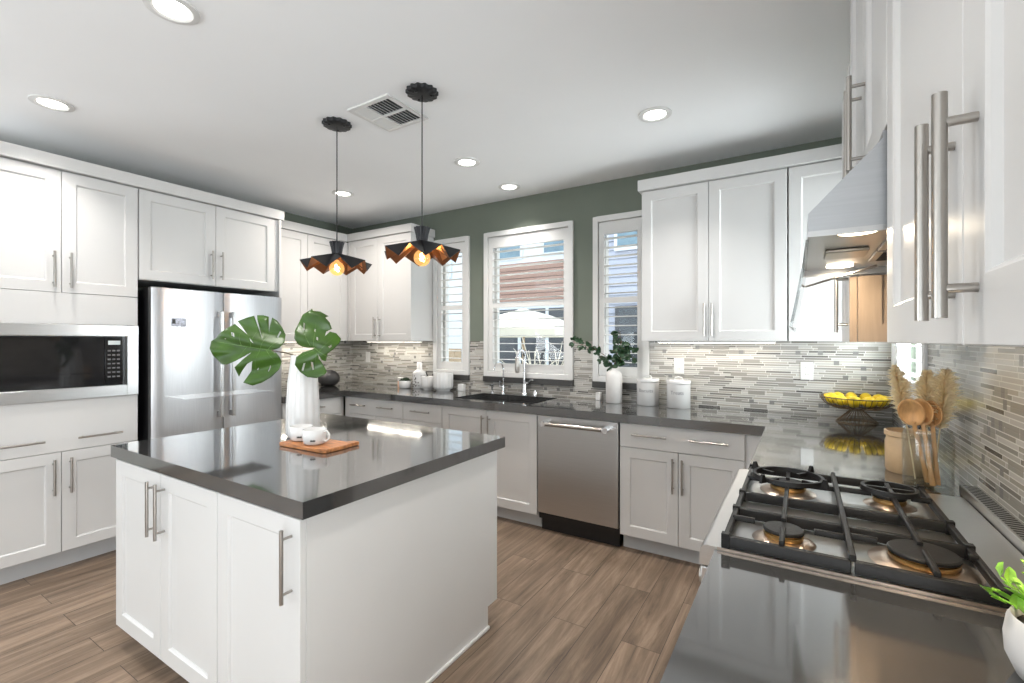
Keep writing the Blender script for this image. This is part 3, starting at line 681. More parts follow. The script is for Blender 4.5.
# grates: left and right halves
def bar(m, x0, y0, x1, y1, w=.011, zt=.9580, h=.016):
    a = Vector((x0, y0, 0)); b = Vector((x1, y1, 0)); d = (b-a).normalized(); p = Vector((-d.y, d.x, 0))*w/2
    pts = [a+p, b+p, b-p, a-p]
    m.rings([[(q.x, q.y, zt-h) for q in pts], [(q.x*1.0, q.y, zt-.002) for q in pts], [(q.x-(.0012 if k in (2, 3) else -.0012)*p.normalized().x*-1, q.y-(.0012 if k in (2, 3) else -.0012)*p.normalized().y*-1, zt) for k, q in enumerate(pts)]])
yn, yB, yA, yfar = 1.179-RY0, 1.392-RY0, 1.548-RY0, 1.880-RY0
for gx0, gx1, bx, yb1, yb2, near in ((-.148, .087, -.036, 1.290-RY0, 1.715-RY0, 0), (.093, .312, .221, 1.305-RY0, 1.728-RY0, 1)):
    m = MB()
    bar(m, gx0, yn, gx1, yn, .016, .950, .026); bar(m, gx0, yfar, gx1, yfar, .014, .950, .024)
    bar(m, gx0, yB, gx1, yB, .014, .950, .026); bar(m, gx0, yA, gx1, yA, .014, .950, .026)
    xo = gx1 if near else gx0
    bar(m, xo, yn, xo, yfar, .012, .950, .018)
    bar(m, bx, yB-.06, bx, yb2-.03, .011, .9605, .012)          # long finger over both cross bars
    bar(m, bx, yn, bx, yb1-.015, .011, .9605, .012)
    bar(m, gx0, yb1+.02, bx-.062 if bx < 0 else bx-.075, yb1+.02, .010, .9560, .014)
    bar(m, bx+.062 if bx < 0 else bx+.075, yb1+.02, gx1, yb1+.02, .010, .9560, .014)
    bar(m, bx, yfar, bx, yb2+.02, .011, .9600, .012)
    bar(m, gx0, yb2, bx-.045, yb2, .010, .9560, .014); bar(m, bx+.045, yb2, gx1, yb2, .010, .9560, .014)
    for y in (yn, yB, yA, yfar): m.box(xo-.009, y-.009, .9217, xo+.009, y+.009, .955)
    plab(m.build('grate', 'iron', t, bevel=.0015), 'black cast iron grate')
m = MB(); bar(m, .090, yn-.004, .090, yfar, .012, .962, .014); plab(m.build('grate', 'iron', t, bevel=.001), 'narrow centre bar of the grates')
for rx, ry, rr, k in ((-.036, 1.722, .098, 4), (.218, 1.730, .067, 0)):
    y = ry-RY0; m = MB()
    m.lathe([(rr-.011, .9612), (rr+.002, .9612), (rr, .9740), (rr-.009, .9740)], (rx, y, 0), 48, cap0=False, cap1=False)
    m.lathe([(rr-.009, .9740), (rr-.011, .9612)], (rx, y, 0), 48, False, False)
    if k == 0:
        m.box(rx-rr+.006, y-.005, .9614, rx+rr-.006, y+.005, .9715); m.box(rx-.005, y-rr+.006, .9614, rx+.005, y+rr-.006, .9715)
    for q in range(k):
        a = pi/4+q*pi/2+.2; c_, s_ = cos(a), sin(a)
        p = Vector((rx+c_*rr, y+s_*rr, 0)); d = Vector((c_, s_, 0)); n_ = Vector((-s_, c_, 0))*.004
        m.rings([[p+d*.004+n_+Vector((0, 0, .962)), p+d*.030+n_+Vector((0, 0, .962)), p+d*.022+n_+Vector((0, 0, .988)), p+d*.014+n_+Vector((0, 0, .988))],
                 [p+d*.004-n_+Vector((0, 0, .962)), p+d*.030-n_+Vector((0, 0, .962)), p+d*.022-n_+Vector((0, 0, .988)), p+d*.014-n_+Vector((0, 0, .988))]])
        m.rings([[p-d*.002+n_*1.2+Vector((0, 0, .9612)), p-d*.05+n_*1.2+Vector((0, 0, .9612)), p-d*.05+n_*1.2+Vector((0, 0, .970)), p-d*.002+n_*1.2+Vector((0, 0, .970))],
                 [p-d*.002-n_*1.2+Vector((0, 0, .9612)), p-d*.05-n_*1.2+Vector((0, 0, .9612)), p-d*.05-n_*1.2+Vector((0, 0, .970)), p-d*.002-n_*1.2+Vector((0, 0, .970))]])
    plab(m.build('wok_ring' if k else 'simmer_ring', 'iron', t, smooth=40), 'round black iron ring over the rear burner')

# range hood
HY0, HY1 = 1.165, 1.925
t = thing('range_hood', 'grey steel canopy range hood with hanging glass visor', 'range hood', (0, HY0, 0))
hl = HY1-HY0
hx = .0125; hz = 1.619
prof = [(hx, hz), (hx, 1.666), (.1375, 1.7995), (.1375, 1.8140), (XR-.010, 1.8140), (XR-.010, hz)]
m = MB(); w_ = .0015
# outer shell: near side, far side, sloped front, lip
for y0, y1 in ((0, .002), (hl-.002, hl)): m.rings([[(x, y0, z) for x, z in prof], [(x, y1, z) for x, z in prof]])
m.rings([[(hx, .002, hz), (hx, .002, 1.666), (.1375, .002, 1.7995), (.1375, .002, 1.814), (.1395, .002, 1.814), (.1395, .002, 1.7985), (hx+.002, .002, 1.665), (hx+.002, .002, hz)],
         [(hx, hl-.002, hz), (hx, hl-.002, 1.666), (.1375, hl-.002, 1.7995), (.1375, hl-.002, 1.814), (.1395, hl-.002, 1.814), (.1395, hl-.002, 1.7985), (hx+.002, hl-.002, 1.665), (hx+.002, hl-.002, hz)]])
m.build('canopy', pmat('hood_grey_steel', (.43, .435, .445), .42, 1.0, noise=.04, nscale=5, stretch=(1, 1, 30)), t, smooth=20)
plab(MB().box(hx-.0012, -.0012, hz-.002, XR-.012, .0030, hz+.010).build('bottom_rim', 'steelh', t, smooth=0), 'bright bottom rim')
MB().box(hx+.002, .002, hz+.022, XR-.0105, hl-.002, hz+.026).build('underside_plate', 'steelh', t, smooth=0)
m = MB()
for k in range(2):
    y0 = .19+k*.20; m.box(.17, y0, hz+.014, .41, y0+.18, hz+.0215)
flt = m.build('grease_filter', 'nickel', t, bevel=.002)
m = MB()
for k in range(2):
    y0 = .19+k*.20
    for q in range(8): m.box(.185, y0+.015+q*.02, hz+.0125, .395, y0+.022+q*.02, hz+.0139)
plab(m.build('filter_slots', 'slot', flt, smooth=0), 'dark filter slots')
for y, in ((.10,), (.66,)):
    plab(MB().lathe([(.036, .0215), (.036, .017), (.030, .016)], (.105, y, hz), 28).build('lamp', 'hoodled', t), 'glowing hood lamp')
    area('hood_light', (.105, y, hz+.012), (0, 0, -1), .06, .06, 1.5, (1, .84, .62), t, shape='DISK')
m = MB(); m.box(.055, .33, hz+.012, .15, .45, hz+.0215); plab(m.build('switch_box', 'nickel', t, bevel=.003), 'steel switch box')
# visor: clear sheet hinged at the front edge and hanging down
n = 6; top = []; 
m = MB()
vx = lambda k: hx-.004-.030*(k/n)**1.2
vzz = lambda k: hz-.004-.185*k/n
m.rings([[(vx(k), .012, vzz(k)) for k in range(n+1)]+[(vx(k)+.006, .012, vzz(k)) for k in range(n, -1, -1)], [(vx(k), hl-.012, vzz(k)) for k in range(n+1)]+[(vx(k)+.006, hl-.012, vzz(k)) for k in range(n, -1, -1)]])
plab(m.build('visor', 'visor', t, smooth=30), 'clear glass visor')
plab(MB().tube([(.20, hl-.10, hz+.013), (.10, hl-.06, hz-.012), (vx(1)+.008, hl-.03, vzz(1))], .0035, 8).build('visor_arm', 'nickel', t), 'thin metal visor arm')

# ------------------------------------------------------------------ lamps
# recessed lights
def can_light():
    t = thing('recessed_light', 'x', 'ceiling light', (0, 0, ZC), 0, 'recessed ceiling lights')
    MB().lathe([(.092, -.0005), (.092, -.006), (.070, -.010), (.060, -.004), (.060, -.0005)], seg=40).build('trim_ring', 'plastic', t)
    MB().lathe([(.0595, -.0006), (.0595, -.0042), (.02, -.0055)], seg=40).build('lens', 'lens', t)
    area('recessed_glow', (0, 0, -.012), (0, 0, -1), .13, .13, 6.2, (1, .962, .92), t, spread=radians(106), shape='DISK')
    return t
cans = [(-2.091, .851, 'round recessed ceiling light above the front of the island, topmost in the photo'), (-3.487, .845, 'round recessed ceiling light above the microwave cabinet'),
        (-.713, 2.712, 'round recessed ceiling light in front of the cabinet right of the windows'), (-2.069, 2.717, 'round recessed ceiling light between the vent and the wide window'),
        (-2.096, 3.340, 'round recessed ceiling light directly above the sink, nearest the windows'), (-3.440, 2.717, 'round recessed ceiling light beyond the pendant over the fridge side')]
for i, (x, y, lb) in enumerate(cans):
    if i == 0: c0 = can_light(); c0.location = (x, y, ZC); c0['label'] = lb
    else:
        c_ = copy_tree(c0, (x, y, ZC), label=lb)
        if i == 5:      # the corner can burns brighter and warmer
            g_ = [q for q in c_.children if q.type == 'LIGHT'][0]; g_.data = g_.data.copy(); g_.data.energy = 12; g_.data.color = (1, .92, .84); g_.data.spread = radians(150)
for x, y in ((-.713, .851), (-.713, -1.0), (-2.091, -1.0), (-3.487, -1.0)):  # unseen cans added to brighten the floor and the island side
    copy_tree(c0, (x, y, ZC), label='round recessed ceiling light added out of view for more light')

# pendants
def pendant():
    t = thing('pendant_lamp', 'x', 'pendant lamp', (0, 0, ZC), 0, 'pendant lamps over the island')
    zz = lambda z: z-ZC
    m = MB(); nn = 84
    def rg(r, z, am): return [(r*(1+am*cos(14*2*pi*i/nn))*cos(2*pi*i/nn), r*(1+am*cos(14*2*pi*i/nn))*sin(2*pi*i/nn), z) for i in range(nn)]
    m.rings([rg(.080, -.0006, .06), rg(.080, -.016, .06), rg(.072, -.022, .03), rg(.03, -.026, 0)])
    c = m.build('canopy', 'matblack', t, smooth=50)
    m = MB()
    for k in range(3):
        a = .3+k*2*pi/3; m.lathe([(.008, -.0225), (.008, -.0285), (.004, -.030)], (.048*cos(a), .048*sin(a), 0), 12)
    m.build('screw_cap', 'black', c)
    MB().cyl((0, 0, -.020), (0, 0, zz(1.955)), .0032, 8).build('cord', 'black', t)
    # fluted collar
    m = MB(); nn = 24
    def zr(r, z, am): return [(r*(1+am*(1 if i % 2 else -1))*cos(2*pi*i/nn), r*(1+am*(1 if i % 2 else -1))*sin(2*pi*i/nn), z) for i in range(nn)]
    m.rings([zr(.026, zz(1.912), .08), zr(.031, zz(1.950), .10), zr(.039, zz(1.988), .13)], True, False)
    m.rings([zr(.037, zz(1.988), .13), zr(.028, zz(1.950), .10)], False, True)
    m.build('collar', 'matblack', t, smooth=0)
    # folded brim: eight ridges and eight valleys
    N = 8
    def ring_pts(d):
        out = []
        for i in range(2*N):
            a = pi*i/N+.2
            r, z = (.204, 1.868) if i % 2 == 0 else (.178, 1.815)
            out.append(((r-d*.5)*cos(a), (r-d*.5)*sin(a), zz(z)-d))
        return out
    def brim(d, nm, mat):
        m = MB(); rim = ring_pts(d)
        inner = [(.029*cos(pi*i/N+.2), .029*sin(pi*i/N+.2), zz(1.916)-d) for i in range(2*N)]
        for i in range(2*N):
            j = (i+1) % (2*N); m.face((inner[i], inner[j], rim[j], rim[i]))
        m.bm.verts.ensure_lookup_table()
        return m.build(nm, mat, t, smooth=0, solid=.0012)
    sh = brim(0, 'shade', 'matblack'); plab(brim(.0022, 'shade_lining', 'bronze'), 'dark bronze inner lining')
    m = MB(); rim = [Vector(p) for p in ring_pts(.0050)]; inner = [Vector((.029*cos(pi*i/N+.2), .029*sin(pi*i/N+.2), zz(1.916)-.0050)) for i in range(2*N)]
    for i in range(0, 2*N, 2):
        j = (i+1) % (2*N)
        P = lambda s, w: (inner[i]*(1-s)+rim[i]*s)*(1-w)+(inner[j]*(1-s)+rim[j]*s)*w
        m = MB(); m.face((P(.50, .30), P(.86, .06), P(.84, .78)))
        plab(m.build('cutout_flap', 'copper', t, smooth=0, solid=.001), 'copper triangular cutout flap')
    m = MB(); m.lathe([(.012, zz(1.905)), (.014, zz(1.895)), (.014, zz(1.880))], seg=20); plab(m.build('socket', 'brass', t), 'brass bulb socket')
    prof = [(.0125, zz(1.880)), (.016, zz(1.868))]+[(.043*sin(th), zz(1.830)+.043*cos(th)) for th in [pi*k/12 for k in range(2, 13)]]
    b = plab(MB().lathe(prof[:-1]+[(.001, zz(1.7871))], seg=28).build('bulb', 'amber', t), 'amber glass globe bulb')
    MB().tube([(.009*cos(k*.9), .009*sin(k*.9), zz(1.812)+k*.0030) for k in range(14)], .0050, 8).build('filament', 'filament', b)
    d = bpy.data.lights.new('pendant_glow', 'POINT'); d.energy = 2.2; d.color = (1, .62, .28); d.shadow_soft_size = .02
    o = bpy.data.objects.new('pendant_glow', d); COL.objects.link(o); o.parent = t; o.location = (0, 0, zz(1.832))
    return t
p1 = pendant(); p1.location = (-2.359, 1.82, ZC); p1['label'] = 'black folded pendant lamp with copper lining, nearer the fridge'
copy_tree(p1, (-1.679, 1.82, ZC), (0, 0, .25), 'black folded pendant lamp with copper lining, hanging before the narrow left window')

# ceiling vent
t = thing('ceiling_vent', 'square white ceiling air vent beside the pendant canopies', 'vent', (-2.006, 1.897, ZC))
m = MB(); a = .160
for q in ((-a, -a, a, -a+.028), (-a, a-.028, a, a), (-a, -a+.028, -a+.028, a-.028), (a-.028, -a+.028, a, a-.028)): m.box(q[0], q[1], -.012, q[2], q[3], -.0006)
m.build('frame', 'plastic', t, bevel=.003)
plab(MB().box(-a+.028, -a+.028, -.0022, a-.028, a-.028, -.0008).build('duct', 'slot', t, smooth=0), 'dark duct opening')
m = MB(); m.box(-.046, -a+.028, -.014, -.037, a-.028, -.0023); m.box(-a+.028, -.006, -.0138, -.046, .006, -.0023); m.box(-.037, -.006, -.0138, a-.028, .006, -.0023)
def slat(x0, y0, x1, y1, sx, sy=0):
    m.rings([[(x0, y0, -.013), (x1, y1, -.013), (x1, y1, -.0115), (x0, y0, -.0115)], [(x0+sx, y0+sy, -.0035), (x1+sx, y1+sy, -.0035), (x1+sx, y1+sy, -.0023), (x0+sx, y0+sy, -.0023)]])
for y0, y1 in ((-.130, -.008), (.008, .130)):
    for k in range(7): slat(-.030+k*.0235, y0, -.030+k*.0235, y1, -.010)
    for k in range(4): slat(-.126+k*.0215, y0, -.126+k*.0215, y1, .020)
m.build('louvers', 'plastic', t, smooth=0)

# under-cabinet light bars
def led(label, x0, y0, x1, y1, power, col=(1, .93, .82)):
    t = thing('under_cabinet_light', label, 'light', ((x0+x1)/2, (y0+y1)/2, ZU), 0, 'under cabinet lights')
    hx_, hy_ = (x1-x0)/2, (y1-y0)/2
    MB().box(-hx_, -hy_, -.012, hx_, hy_, -.0008).build('housing', 'plastic', t, smooth=0)
    MB().box(-hx_+.006, -hy_+.006, -.0135, hx_-.006, hy_-.006, -.0121).build('diffuser', 'ledwarm', t, smooth=0)
    area('strip_glow', (0, 0, -.016), (0, 0, -1), 2*hx_-.012, 2*hy_-.012, power, col, t)
led('thin light bar under the corner cabinet left of the windows', -4.02, 3.48, -3.24, 3.52, 2.0)
led('thin light bar under the cabinet above the canisters', -.90, 3.48, -.14, 3.52, 1.5)
led('thin light bar under the shallow cabinet right of the fridge', -4.33, 2.45, -4.29, 3.20, 2.4)
led('thin light bar under the large cabinet nearest the camera', .34, .22, .38, 1.08, 3.0, (1, .80, .56))

# outlets
def outlet(label, loc, rot=0, kind=0):
    t = thing('wall_outlet', label, 'outlet', loc, rot, 'white wall plates')
    MB().box(-.036, -.006, -.058, .036, -.0006, .058).build('plate', 'plastic', t, bevel=.002)
    m = MB()
    if kind == 0:
        for z in (-.022, .022):
            m.box(-.015, -.0075, z-.014, .015, -.0061, z+.014)
        f = m.build('socket', 'plastic', t, bevel=.001); m = MB()
        for z in (-.022, .022):
            m.box(-.007, -.0082, z-.004, -.005, -.0076, z+.006).box(.005, -.0082, z-.004, .007, -.0076, z+.006)
        plab(m.build('slots', 'slot', f, smooth=0), 'dark socket slots')
    else:
        m.box(-.016, -.0085, -.033, .016, -.0061, .033); m.build('rocker', 'plastic', t, bevel=.002)
    return t
outlet('white outlet plate above the right canister', (-.777, YB-TK, 1.208))
outlet('white outlet plate above the fruit basket side of the corner', (.033, YB-TK, 1.199))
outlet('white switch plate on the mosaic above the left corner', (-4.165, YB-TK, 1.212), 0, 1)

# ------------------------------------------------------------------ island still life
# cutting board
t = thing('cutting_board', 'orange-brown wooden cutting board on the island', 'cutting board', (-1.885, 1.350, ZT), radians(3))
m = MB(); pts = [(-.155, -.085), (.140, -.090), (.155, -.080), (.160, .025), (.150, .045), (.155, .105), (.120, .108), (.105, .075), (-.145, .080), (-.160, .065)]
m.prism(pts, 'z', .0006, .018); m.build('board', 'board', t, bevel=.003)
# mugs
def mug():
    t = thing('espresso_cup', 'x', 'cup', (0, 0, 0), 0, 'white cups on the board')
    prof = [(.036, 0), (.047, .006), (.0505, .024), (.0515, .064), (.0495, .066), (.047, .062), (.0455, .024), (.036, .010), (.001, .0095)]
    MB().lathe(prof, seg=40).build('body', 'ceramic', t, smooth=60)
    pts = [(.049, 0, .055), (.067, 0, .059), (.079, 0, .046), (.077, 0, .027), (.063, 0, .016), (.048, 0, .018)]
    MB().tube(pts, .0048, 10).build('handle', 'ceramic', t)
    m = MB()
    for k in range(6):
        a0, a1 = -.20+k*.07, -.20+(k+1)*.07
        r = .0510
        m.face(((r*cos(a0), r*sin(a0), .018), (r*cos(a1), r*sin(a1), .018), (r*cos(a1), r*sin(a1), .024+.003*(k % 2)), (r*cos(a0), r*sin(a0), .024+.003*((k+1) % 2))))
    o = m.build('logo', 'slot', t, smooth=0, solid=.0008); o.rotation_euler = (0, 0, radians(-95)); plab(o, 'dark printed mark')
    return t
mz = ZT+.0186
c1 = mug(); c1.location = (-1.992, 1.340, mz); c1.rotation_euler = (0, 0, radians(150)); c1['label'] = 'white cup on the board, the one beside the tall fluted vase'
c1b = copy_tree(c1, (-1.868, 1.322, mz), (0, 0, radians(15)), 'white cup on the board with its handle towards the windows')
for o_ in c1.children:
    if o_.name.startswith('logo'): o_.rotation_euler = (0, 0, radians(-95+50-150))
for o_ in c1b.children:
    if o_.name.startswith('logo'): o_.rotation_euler = (0, 0, radians(-60))
# fluted vase
t = thing('fluted_vase', 'tall white fluted vase on the island holding two monstera leaves', 'vase', (-2.150, 1.455, ZT))
m = MB(); n = 72
def fl(r, z): return [(r*(1+.035*cos(12*2*pi*i/n+.3))*cos(2*pi*i/n), r*(1+.035*cos(12*2*pi*i/n+.3))*sin(2*pi*i/n), z) for i in range(n)]
m.rings([fl(.066, 0), fl(.076, .006), fl(.078, .03), fl(.076, .16), fl(.069, .28), fl(.058, .37), fl(.054, .410), fl(.049, .410), fl(.053, .36), fl(.063, .28), fl(.070, .03)])
m.build('body', 'ceramic', t, smooth=70)
# monstera leaves
def leaf(name, label, outline, holes, junction, depth, scale, mouth, tilt, bulge, ribs):
    """outline in photo-crop units; built in its own plane with real size, curl and thickness"""
    k = depth/F_PX/6.828*scale
    P = [((x-junction[0])*k, -(y-junction[1])*k) for x, y in outline]
    H = [[((x-junction[0])*k, -(y-junction[1])*k) for x, y in h] for h in holes]
    verts = [Vector(p) for p in P]; edges = [(i, (i+1) % len(P)) for i in range(len(P))]
    for h in H:
        b = len(verts); verts += [Vector(p) for p in h]; edges += [(b+i, b+(i+1) % len(h)) for i in range(len(h))]
    xs = [p[0] for p in P]; ys = [p[1] for p in P]; st = .011
    x = min(xs)
    def inside(q, poly):
        c = False; j = len(poly)-1
        for i in range(len(poly)):
            if (poly[i][1] > q[1]) != (poly[j][1] > q[1]) and q[0] < (poly[j][0]-poly[i][0])*(q[1]-poly[i][1])/(poly[j][1]-poly[i][1])+poly[i][0]: c = not c
            j = i
        return c
    while x < max(xs):
        y = min(ys)
        while y < max(ys):
            if inside((x, y), P) and not any(inside((x, y), h) for h in H): verts.append(Vector((x, y)))
            y += st
        x += st
    vo, eo, fo, *_ = geometry.delaunay_2d_cdt(verts, edges, [], 1, 1e-5)
    Rv = Vector((cos(YAW), sin(YAW), 0)); U = Vector((0, 0, 1)); N_ = Vector((sin(YAW), -cos(YAW), 0))
    J = pix(200+junction[0]/6.828, 300+junction[1]/6.828, depth)
    ax = tilt
    m = MB(); vv = []
    for p in vo:
        z = bulge(p.x, p.y)+ax[0]*p.x+ax[1]*p.y
        vv.append(m.bm.verts.new(Rv*p.x+U*p.y+N_*z))
    for f in fo:
        c = sum((vo[i] for i in f), Vector((0, 0)))/len(f)
        if inside(c, P) and not any(inside(c, h) for h in H):
            try: m.bm.faces.new([vv[i] for i in f])
            except ValueError: pass
    loose = [v for v in m.bm.verts if not v.link_faces]
    bmesh.ops.delete(m.bm, geom=loose, context='VERTS')
    base = Vector(mouth)
    t = thing(name, label, 'leaf', base, 0, 'monstera leaves in the vase')
    m.build('blade', 'leaf', t, smooth=60, solid=.0016, loc=J-base)
    rib = MB()
    def S(x, y): return Rv*x+U*y+N_*(bulge(x, y)+ax[0]*x+ax[1]*y+.0012)
    tipx = ribs[0]
    rib.tube([S(tipx[0]*q/12, tipx[1]*q/12) for q in range(13)], [.0024-.0017*q/12 for q in range(13)], 6)
    for (fx, fy, gx, gy) in ribs[1:]:
        rib.tube([S(fx+(gx-fx)*q/6, fy+(gy-fy)*q/6) for q in range(7)], [.0012-.0009*q/6 for q in range(7)], 5)
    plab(rib.build('midrib', 'leafrib', t, smooth=60, loc=J-base), 'pale green leaf ribs')
    a = J-base
    plab(MB().tube([(0, 0, -.30), (a.x*.02, a.y*.02, -.1), (a.x*.12, a.y*.12, a.z*.05+.0), (a.x*.5, a.y*.5, a.z*.62), tuple(a)], [.004, .004, .004, .0036, .003], 8).build('stem', 'stem', t), 'dark thin stem')
    return t
O1 = [(490, 345), (540, 330), (563, 290), (560, 240), (540, 190), (500, 145), (462, 124), (455, 235), (438, 118), (400, 108), (362, 109), (428, 275), (345, 112), (300, 125), (230, 148), (322, 238), (213, 167), (180, 190), (140, 225), (100, 262), (65, 283), (75, 330), (95, 375), (130, 410), (170, 435), (210, 437), (260, 415), (310, 385), (362, 352), (315, 400), (262, 455), (280, 518), (305, 478), (345, 432), (380, 412), (362, 480), (320, 555), (380, 575), (440, 555), (500, 520), (540, 470), (553, 420), (545, 385), (520, 357)]
H1 = [[(212, 222), (232, 228), (242, 256), (222, 246)], [(342, 258), (362, 280), (374, 298), (352, 282)], [(508, 255), (524, 214), (532, 222), (516, 262)], [(165, 262), (180, 264), (170, 272)], [(398, 470), (412, 455), (404, 476)], [(470, 480), (484, 440), (486, 452), (476, 486)]]
t_ = leaf('monstera_leaf', 'large split green monstera leaf reaching left in front of the fridge', O1, H1, (490, 345), 2.42, 1.03, (-2.150, 1.452, ZT+.400), (-.12, -.18), lambda x, y: -.9*x*x*.5-1.2*y*y*.6+.010*sin(abs(y)*55+x*14), [(-.295, .045), (-.06, .008, -.02, .10), (-.11, .016, -.09, .105), (-.16, .024, -.17, .085), (-.06, .008, -.085, -.12), (-.13, .02, -.17, -.035), (-.03, .004, .02, -.05), (-.02, .003, .025, .05)])
O2 = [(786, 326), (740, 325), (700, 318), (670, 300), (650, 262), (648, 210), (660, 150), (685, 95), (715, 75), (735, 54), (744, 70), (790, 75), (846, 106), (830, 117), (860, 150), (876, 196), (840, 214), (836, 248), (862, 214), (900, 225), (930, 265), (925, 300), (895, 340), (865, 365), (850, 420), (828, 412), (806, 366), (815, 402), (838, 450), (862, 492), (850, 510), (800, 533), (740, 525), (690, 490), (665, 440), (670, 390), (710, 357), (770, 338)]
H2 = [[(690, 150), (700, 160), (708, 205), (698, 196)], [(790, 250), (800, 258), (803, 278), (792, 270)], [(866, 318), (884, 304), (886, 320), (874, 330)], [(702, 480), (720, 430), (732, 428), (712, 484)], [(764, 420), (776, 424), (780, 475), (770, 478)], [(768, 196), (776, 200), (776, 218), (768, 214)]]
leaf('monstera_leaf', 'upright split green monstera leaf in front of the corner cabinets', O2, H2, (786, 332), 2.30, 1.0, (-2.128, 1.452, ZT+.400), (-.30, -.15), lambda x, y: -1.6*x*x-.8*y*y+.008*sin(abs(y)*50+x*20), [(.075, -.055), (-.02, .012, -.06, .09), (-.005, .01, -.01, .13), (.02, -.012, .07, .05), (-.005, -.01, -.06, -.04), (.01, -.02, .00, -.11), (-.03, .01, -.085, .02)])

# ------------------------------------------------------------------ window wall counter things
# white vase with branches
BV = Vector((-1.236, 3.500, ZT))
t = thing('bottle_vase', 'matte white bottle vase with leafy branches right of the sink', 'vase', BV)
MB().lathe([(.056, 0), (.062, .006), (.063, .20), (.058, .228), (.044, .250), (.034, .258), (.030, .270), (.026, .270), (.028, .256), (.054, .20), (.05, .01)], seg=40).build('body', 'matteceramic', t, smooth=60)
def branch(name, label, pts, nl, seed, spread, size):
    rd = random.Random(seed); t = thing(name, label, 'branch', BV+Vector((0, 0, .27)), 0, 'leafy branches in the white vase')
    P = [Vector(p) for p in pts]
    path = []
    for i in range(len(P)-1):
        for k in range(6):
            s_ = k/6; path.append(P[i]*(1-s_)+P[i+1]*s_)
    path.append(P[-1])
    m = MB(); m.tube(path, [.0030-.0018*i/len(path) for i in range(len(path))], 6); lm = MB()
    def addleaf(c, d, nrm, L):
        d = d.normalized(); s_ = d.cross(nrm).normalized(); nn = s_.cross(d)
        prof = [(0, 0), (.25, .30), (.55, .36), (.82, .22), (1, 0)]
        for sg in (-1, 1):
            for i in range(4):
                a, b = prof[i], prof[i+1]
                q = [c+d*L*a[0], c+d*L*b[0], c+d*L*b[0]+s_*sg*L*b[1]+nn*L*b[1]*.25, c+d*L*a[0]+s_*sg*L*a[1]+nn*L*a[1]*.25]
                q = [q[0], q[1]]+([q[2]] if b[1] > 0 else [])+([q[3]] if a[1] > 0 else [])
                lm.face(q)
    for k in range(nl):
        i = int(len(path)*(.30+.70*k/nl)); i = min(i, len(path)-1)
        c = path[i]; tw = Vector((rd.uniform(-1, 1)*spread, rd.uniform(-.5, .3)*spread, rd.uniform(-.8, .9)*spread))
        e = c+tw; m.tube([c, (c+e)/2+Vector((0, 0, .004)), e], .0011, 5)
        for q in range(3):
            addleaf(e-tw*.25*q, (tw.normalized()+Vector((rd.uniform(-.9, .9), rd.uniform(-.6, .3), rd.uniform(-.7, .7)))), Vector((rd.uniform(-.4, .4), -1, rd.uniform(-.3, .8))).normalized(), size*rd.uniform(.7, 1.15))
    m.build('twig', 'twig', t); plab(lm.build('leaves', 'leafdark', t, smooth=60, weld=False), 'dark green leaves')['kind'] = 'stuff'
    return t
branch('leafy_branch', 'long leafy branch reaching left from the white vase towards the wide window', [(0, 0, -.20), (-.008, 0, 0), (-.06, -.01, .09), (-.16, -.02, .155), (-.27, -.03, .185), (-.34, -.03, .205)], 18, 3, .042, .042)
branch('leafy_branch', 'upright leafy branch rising highest from the white vase', [(0, 0, -.20), (.004, 0, 0), (.02, 0, .10), (.06, -.01, .20), (.055, -.02, .285)], 24, 5, .052, .044)
branch('leafy_branch', 'short leafy branch drooping right from the white vase towards the canisters', [(.004, 0, -.20), (.008, 0, 0), (.05, -.01, .07), (.10, -.02, .12), (.135, -.02, .10)], 22, 9, .052, .044)
branch('leafy_branch', 'short leafy branch low on the left side of the white vase', [(-.004, 0, -.20), (-.006, 0, 0), (-.04, -.01, .06), (-.10, -.02, .085)], 9, 13, .036, .040)
# canisters
def text_mesh(txt, size, R, zc, parent, mat, ang):
    cu = bpy.data.curves.new('lettering', 'FONT'); cu.body = txt; cu.size = size; cu.align_x = 'CENTER'; cu.align_y = 'CENTER'; cu.extrude = .0004
    ob = bpy.data.objects.new('lettering', cu); COL.objects.link(ob)
    dg = bpy.context.evaluated_depsgraph_get(); me = bpy.data.meshes.new_from_object(ob.evaluated_get(dg))
    bpy.data.objects.remove(ob); bpy.data.curves.remove(cu)
    for v in me.vertices:
        a = v.co.x/R+ang; r = R+.0006+v.co.z
        v.co = Vector((r*sin(a), -r*cos(a), zc+v.co.y))
    me.materials.clear(); me.materials.append(M[mat])
    o = bpy.data.objects.new('lettering', me); COL.objects.link(o); o.parent = parent
    return plab(o, 'grey printed lettering')
def canister(label, txt, loc):
    t = thing('canister', label, 'canister', loc, 0, 'white lidded canisters')
    R = .081
    MB().lathe([(R-.004, 0), (R, .004), (R, .172), (R-.004, .175)], seg=48).build('body', 'ceramic', t, smooth=50)
    ld = MB().lathe([(R-.003, .1755), (R+.0025, .177), (R+.0025, .196), (R-.002, .200), (.02, .203)], seg=48).build('lid', 'ceramic', t, smooth=50)
    MB().tube([(-.028, 0, .201), (-.024, 0, .216), (0, 0, .221), (.024, 0, .216), (.028, 0, .201)], .0048, 8).build('lid_handle', 'ceramic', ld)
    text_mesh(txt, .036, R, .112, t, 'ink', radians(4))
    return t
canister('white lidded canister beside the leafy vase, left of the pair', 'Biscuits', (-.982, 3.530, ZT))
canister('white lidded canister below the outlet, right of the pair', 'Treats', (-.752, 3.500, ZT))
